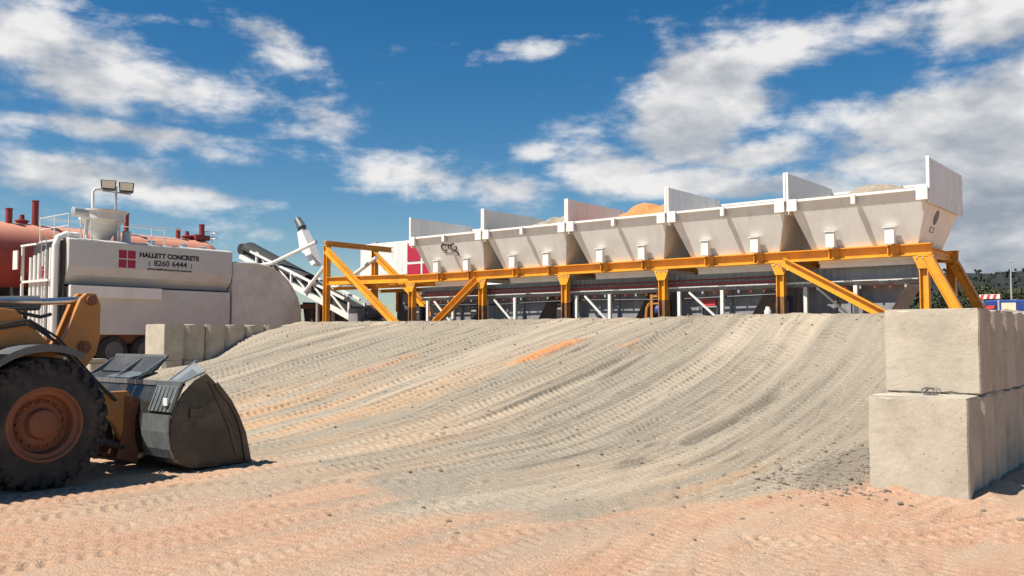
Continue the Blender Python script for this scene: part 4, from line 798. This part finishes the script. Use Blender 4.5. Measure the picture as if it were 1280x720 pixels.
bk.prism(oc+ic_[::-1], XB0, XB1)
bo = bk.build('bucket', M['bucket'], lo, smooth=True)
side = curve(side_raw[:6], 4)+side_raw[6:7]+curve(side_raw[7:12], 4)+side_raw[12:]
for x_ in (XB0-.001, XB1-.031): m = MB(); m.prism(side, x_, x_+.034); m.build('side_plate', M['bucket'], bo, bevel=.004)
m = MB(); m.prism([(7.70, .08), (7.60, .5), (7.49, .75), (7.35, .99), (7.13, 1.24), (7.09, 1.19), (7.30, .95), (7.44, .72), (7.53, .47), (7.6, .08)], XB1, XB1+.025); m.build('side_cutter', M['bucket'], bo)
m = MB(); m.prism([(6.98, 1.24), (7.12, 1.0), (7.32, .6), (7.45, .2), (7.48, .2), (7.36, .6), (7.15, 1.02), (7.0, 1.25)], XB1, XB1+.018); m.build('stiffener', M['bucket'], bo)
m = MB(); m.box(XB0-.02, XB1+.02, 7.6, 7.78, .05, .085); m.build('cutting_edge', M['worn'], bo)
for k in range(7): m = MB(); x_ = XB0+.1+k*(XB1-XB0-.2)/6; m.prism([(7.66, .04), (7.9, .035), (7.9, .05), (7.72, .13), (7.66, .13)], x_-.05, x_+.05); m.build('tooth', M['worn'], bo)
# top spill guard: sloping plates with gussets, seen from behind and above
m = MB(); m.box(XB0, XB1, 6.58, 6.66, 1.20, 1.26); m.build('top_bar', M['worn'], bo)
m = MB(); m.quad_plate((-11.42, 6.64, 1.25), (XB1-.03, 6.64, 1.25), (XB1-.03, 6.97, 1.38), (-11.42, 7.02, 1.50), .02); m.build('corner_plate', M['worn'], bo)
m = MB(); m.quad_plate((XB0+.05, 6.66, 1.24), (-12.3, 6.66, 1.24), (-12.3, 6.97, 1.34), (XB0+.05, 6.97, 1.34), .02); m.build('top_plate', M['black'], bo)
m = MB(); m.quad_plate((-13.2, 6.65, 1.275), (-12.5, 6.65, 1.275), (-12.25, 6.86, 1.345), (-12.95, 6.86, 1.345), .012); m.build('wear_strip', M['worn'], bo); m = MB()
m.quad_plate((XB0+.15, 6.88, 1.34), (-12.3, 6.88, 1.34), (-12.3, 7.12, 1.57), (XB0+.15, 7.12, 1.57), .025); m.build('spill_guard', M['black'], bo)
m = MB(); m.box(XB0+.15, -12.3, 7.10, 7.14, 1.565, 1.60); m.build('guard_edge', M['worn'], bo)
for x_ in (XB0+.15, -12.95, -12.33, -11.45): m = MB(); m.prism([(6.62, 1.26), (6.97, 1.38), (7.1, 1.54), (7.05, 1.54)], x_, x_+.025); m.build('gusset', M['worn'], bo)
# wear panels on the back near the side
m = MB(); m.quad_plate((-11.62, 6.585, 1.2), (-11.06, 6.585, 1.2), (-11.06, 6.462, .86), (-11.62, 6.462, .86), .02)
for k in range(6): x_ = -11.6+k*.1; m.quad_plate((x_, 6.57, 1.19), (x_+.03, 6.57, 1.19), (x_+.03, 6.445, .87), (x_, 6.445, .87), .02)
m.build('wear_plate', M['worn'], bo)
m = MB()
pp = [(6.425, .83), (6.41, .6), (6.44, .38), (6.5, .26)]
for i in range(3): m.quad_plate((-11.7, *pp[i]), (-11.03, *pp[i]), (-11.03, *pp[i+1]), (-11.7, *pp[i+1]), .02)
m.build('wear_plate', M['worn'], bo)
m = MB(); m.box(-11.21, -11.11, 6.43, 6.45, .95, 1.05); m.build('reflector', M['cyl'], bo)
m = MB(); m.box(-11.05, -11.02, 6.72, 6.92, .78, .9); m.build('lug', M['bucket'], bo)
for x_ in (-12.95, -12.15, -11.97): m = MB(); m.prism([(6.2, .22), (6.5, .12), (6.52, 1.0), (6.3, 1.05), (6.28, .6)], x_-.02, x_+.02); m.build('hinge_plate', M['rim'], bo)
# rear body and cab (mostly outside the photograph)
m = MB(); m.box(-13.3, -11.7, -.6, 2.6, .95, 2.15, .08); m.prism([(-.9, .9), (-.6, .9), (-.6, 2.15), (-.9, 1.9)], -13.3, -11.7); m.build('engine_cover', M['orange'], lo)
m = MB(); m.box(-13.1, -11.9, 1.75, 3.2, .85, 2.0, .05); m.build('rear_frame', M['darksteel'], lo)
m = MB(); m.box(-13.1, -11.9, 1.9, 3.3, 2.0, 2.05)
for x_ in (-13.08, -11.98):
    for y_ in (1.95, 3.2): m.box(x_, x_+.08, y_, y_+.08, 2.0, 3.3)
m.box(-13.2, -11.8, 1.8, 3.4, 3.3, 3.42, .03); m.build('cab', M['orange'], lo)
m = MB(); m.box(-13.04, -11.96, 2.0, 3.22, 2.06, 3.29); m.build('cab_glass', M['navy'], lo)
fender(-11.95, -11.30, WY-3.3, R(10), R(150)); fender(-13.7, -13.05, WY-3.3, R(10), R(150))

# small concrete stub between loader and bucket
t = thing('marker_block', 'small pale concrete stub standing behind the loader boom', 'concrete stub', (-17.85, 8.75, 0))
m = MB(); m.box(-18.02, -17.68, 8.6, 8.9, -.05, 1.36, .02); m.build('body', M['concrete'], t); m = MB(); m.box(-18.05, -17.65, 8.57, 8.93, 1.36, 1.43, .015); m.build('cap', M['concrete'], t)

# ================================================================== distance, right
def campt(px_r, Y):                                          # a place given by bearing and distance
    X = px_r*Y; S, C = math.sin(HEAD), math.cos(HEAD); return (-( -X*C+Y*S), X*S+Y*C)
def tree_mesh(seed, H, Wd, n=5200):
    r = random.Random(seed); trunk = MB(); th = H*.35
    trunk.tube([(0, 0, 0), (.1, .05, th), (.05, .1, H*.7)], [H*.028, H*.02, H*.006], 8); lobes = []
    for k in range(13):
        a = r.uniform(0, 6.28); d = r.uniform(.1, .36)*Wd; z = r.uniform(.34, .86)*H; rr = r.uniform(.13, .24)*Wd*(1.2-.5*z/H); c = Vector((d*math.cos(a)*(1.25-z/H*.8), d*math.sin(a)*(1.25-z/H*.8), z)); lobes.append((c, rr)); trunk.tube([(.05, .05, min(z*.7, H*.6)), tuple(c)], [H*.009, H*.003], 5)
    cr_ = MB(); s = H*.019
    for k in range(n):
        c, rr = lobes[k % len(lobes)]; d = Vector((r.gauss(0, 1), r.gauss(0, 1), r.gauss(0, 1))).normalized()*rr*(r.random()**.4)*r.uniform(.85, 1.15); d.z *= .75; p = c+d
        u = Vector((r.gauss(0, 1), r.gauss(0, 1), r.gauss(0, 1))).normalized()*s*r.uniform(.6, 1.5); v = u.cross(Vector((r.gauss(0, 1), r.gauss(0, 1), r.gauss(0, 1)))).normalized()*s*r.uniform(.5, 1.1)
        cr_.add([p-u, p+v, p+u, p-v], [(0,1,2,3)])
    return trunk, cr_
protos = []
for i, (H, Wd) in enumerate(((9, 8), (11, 9), (7.5, 8))):
    tk, cr_ = tree_mesh(i+3, H, Wd); t = thing('tree', 'tree', 'tree', (0, 0, 0), 'trees beyond the yard'); tk.build('trunk', M['bark'], t, smooth=True); cr_.build('crown', M['leaf' if i != 1 else 'leaf2'], t); protos.append(t)
TREES = [(.485, 92, 0), (.515, 115, 1), (.540, 98, 2), (.562, 130, 1), (.585, 108, 0), (.35, 90, 2), (.375, 104, 0), (.325, 112, 1), (.40, 120, 1), (.30, 100, 0), (.43, 96, 2), (.455, 120, 0), (.62, 100, 1)]
TL = ['dark bushy tree seen through the right end of the yellow frame', 'tall olive tree behind the back post of the yellow frame', 'low dark tree left of the striped board', 'olive tree rising behind the striped board', 'dark tree behind the lamp pole', 'low dark tree showing under the right end bin', 'dark tree behind the long yellow brace', 'olive tree seen left of the long yellow brace', 'olive tree under the right end bin near its weigh hopper', 'dark tree under the gap between the last two bins', 'low dark tree beyond the right end weigh hopper', 'dark tree beyond the right end post of the frame', 'olive tree right of the lamp pole at the picture edge']
for i, (rr, Y, k) in enumerate(TREES):
    x_, y_ = campt(rr, Y)
    if any(protos[k].get('used') == 1 for _ in (0,)): o = copy_tree(protos[k], (x_, y_, -.1), TL[i], 'trees beyond the yard')
    else: o = protos[k]; o.location = (x_, y_, -.1); o['label'] = TL[i]; o['used'] = 1
    o.rotation_euler = (0, 0, i*1.3); o.scale = (.86+.12*math.sin(i*3),)*3
for p_ in protos: del p_['used']
for o in bpy.data.objects:
    if 'used' in o: del o['used']
# lamp pole
x_, y_ = campt(.553, 60)
t = thing('lamp_pole', 'thin grey lamp pole standing above the blue truck', 'lamp pole', (x_, y_, 0)); m = MB(); m.tube([(x_, y_, 0), (x_, y_, 6.9)], [.08, .04], 10); m.build('pole', M['galv'], t, smooth=True)
m = MB(); m.box(x_-.18, x_+.18, y_-.08, y_+.08, 6.9, 6.97, .01); m.build('lamp_head', M['galv'], t)
# blue truck
x_, y_ = campt(.565, 46)
t = thing('blue_truck', 'dark blue truck with a cream door behind the right block wall', 'truck', (x_, y_, 0))
m = MB(); m.prism([(x_-2.2, 1.0), (x_-2.2, 2.5), (x_-1.5, 3.75), (x_+.4, 3.75), (x_+.4, 1.0)], y_-1.1, y_+1.1, 'xz'); m.build('cab', M['blue'], t, bevel=.06)
m = MB(); m.box(x_-.75, x_-.1, y_-1.13, y_-1.1, 2.4, 3.6); m.build('door', M['cream'], t); m = MB(); m.prism([(x_-1.9, 2.65), (x_-1.45, 3.5), (x_-.95, 3.5), (x_-.95, 2.65)], y_-1.12, y_-1.1, 'xz'); m.build('window', M['navy'], t)
m = MB(); m.box(x_+.6, x_+5.5, y_-1.2, y_+1.2, 1.2, 3.55, .05); m.build('cargo_body', M['blue'], t); m = MB(); m.box(x_-2.1, x_+5.5, y_-.5, y_+.5, .7, 1.0); m.build('chassis', M['black'], t)
for q in (-1.3, 2.6, 3.8): 
    m = MB(); m.lathe((x_+q, y_-1.15, .5), (0, 1, 0), [(0, .3), (0, .48), (.05, .52), (.3, .52)], 22); m.lathe((x_+q, y_+.85, .5), (0, 1, 0), [(0, .52), (.25, .52), (.3, .48), (.3, .3)], 22); m.build('wheel', M['tyre'], t, smooth=True)
# striped board
x_, y_ = campt(.533, 44); rt_ = Vector((math.sin(HEAD), 0, 0))
t = thing('barrier_board', 'red and white striped warning board on posts left of the blue truck', 'barrier board', (x_, y_, 0))
m = MB(); m.box(x_-.62, x_+.28, y_, y_+.05, 3.74, 3.96); bd = m.build('board', M['cyl'], t)
for k in range(3): m = MB(); q = x_-.6+k*.28; m.prism([(q, 3.75), (q+.13, 3.75), (q+.2, 3.95), (q+.07, 3.95)], y_-.012, y_-.002, 'xz'); m.build('stripe', M['signred'], bd)
for q in (-.5, .2): m = MB(); m.box(x_+q-.04, x_+q+.04, y_+.052, y_+.12, 0, 3.94); m.build('post', M['galv'], t)
m = MB(); m.prism([(x_-.35, 3.2), (x_+.0, 3.25), (x_+.05, 3.42), (x_-.3, 3.4)], y_-.05, y_+.0, 'xz'); m.build('flag', M['signred'], t)
x_, y_ = campt(.548, 52)
t = thing('white_van', 'white van roof showing between the striped board and blue truck', 'van', (x_, y_, 0))
m = MB(); m.prism([(x_-1.0, .6), (x_-1.0, 2.6), (x_-.7, 3.95), (x_+.7, 4.0), (x_+.7, .6)], y_-1, y_+1, 'xz'); m.build('body', M['cyl'], t, bevel=.08); m = MB(); m.prism([(x_-.85, 2.8), (x_-.6, 3.6), (x_-.0, 3.6), (x_-.0, 2.8)], y_-1.02, y_-1, 'xz'); m.build('window', M['navy'], t)
for q in (-.6, .3): m = MB(); m.lathe((x_+q, y_-1.05, .45), (0, 1, 0), [(0, .25), (0, .42), (.05, .45), (.3, .45)], 20); m.build('wheel', M['tyre'], t, smooth=True)

# scrub and treetops over the far hills: one mass nobody could count
m = MB(); r = random.Random(9); HX, HY, HZ = hx, hyv, HILL
for k in range(15000):
    i, j = r.randrange(1, 339), r.randrange(1, 60); z_ = HZ[i, j]
    if z_ < 1: continue
    s_ = r.uniform(1.2, 3.6)
    c_ = Vector((hx[i]+r.uniform(-4, 4), hyv[j]+r.uniform(-8, 8), z_))
    for q in range(3):
        u_ = Vector((r.gauss(0, 1), r.gauss(0, 1), r.gauss(0, .6))).normalized()*s_; v_ = Vector((r.gauss(0, .5), r.gauss(0, .5), 1)).normalized()*s_*.8; p_ = c_+Vector((r.uniform(-3, 3), r.uniform(-3, 3), s_*r.uniform(.2, 1)))
        m.add([p_-u_, p_+v_, p_+u_, p_-v_], [(0, 1, 2, 3)])
struct(m.build('hill_forest', material('far_scrub', (.016, .022, .013), .9, var=.4)), 'stuff')

# loose stones over the soil
m = MB(); r = random.Random(21); ico = bmesh.new(); bmesh.ops.create_icosphere(ico, subdivisions=1, radius=1); IV = [v.co.copy() for v in ico.verts]; IF = [[v.index for v in f.verts] for f in ico.faces]; ico.free()
for k in range(2600):
    q = r.random()
    if q < .06: x_, y_ = r.uniform(-12, -1.5), r.uniform(6, 12)
    elif q < .55: x_, y_ = r.gauss(-4.1, .6), r.gauss(11.9, .7)
    elif q < .75: x_, y_ = r.uniform(-26, -4), r.gauss(20.2, .4)
    else: x_, y_ = r.uniform(-24, -3.8), r.uniform(8, 20.4)
    if x_ > -3.75 and y_ > 11.2: continue
    if y_ > 21: continue
    s = .008+.028*r.random()**4; 
    o = Vector((x_, y_, ground_z(x_, y_)+s*.3)); m.add([o+Vector((v.x*s*1.2, v.y*s, v.z*s*.7)) for v in IV], IF)
struct(m.build('loose_stones', M['stone']), 'stuff')
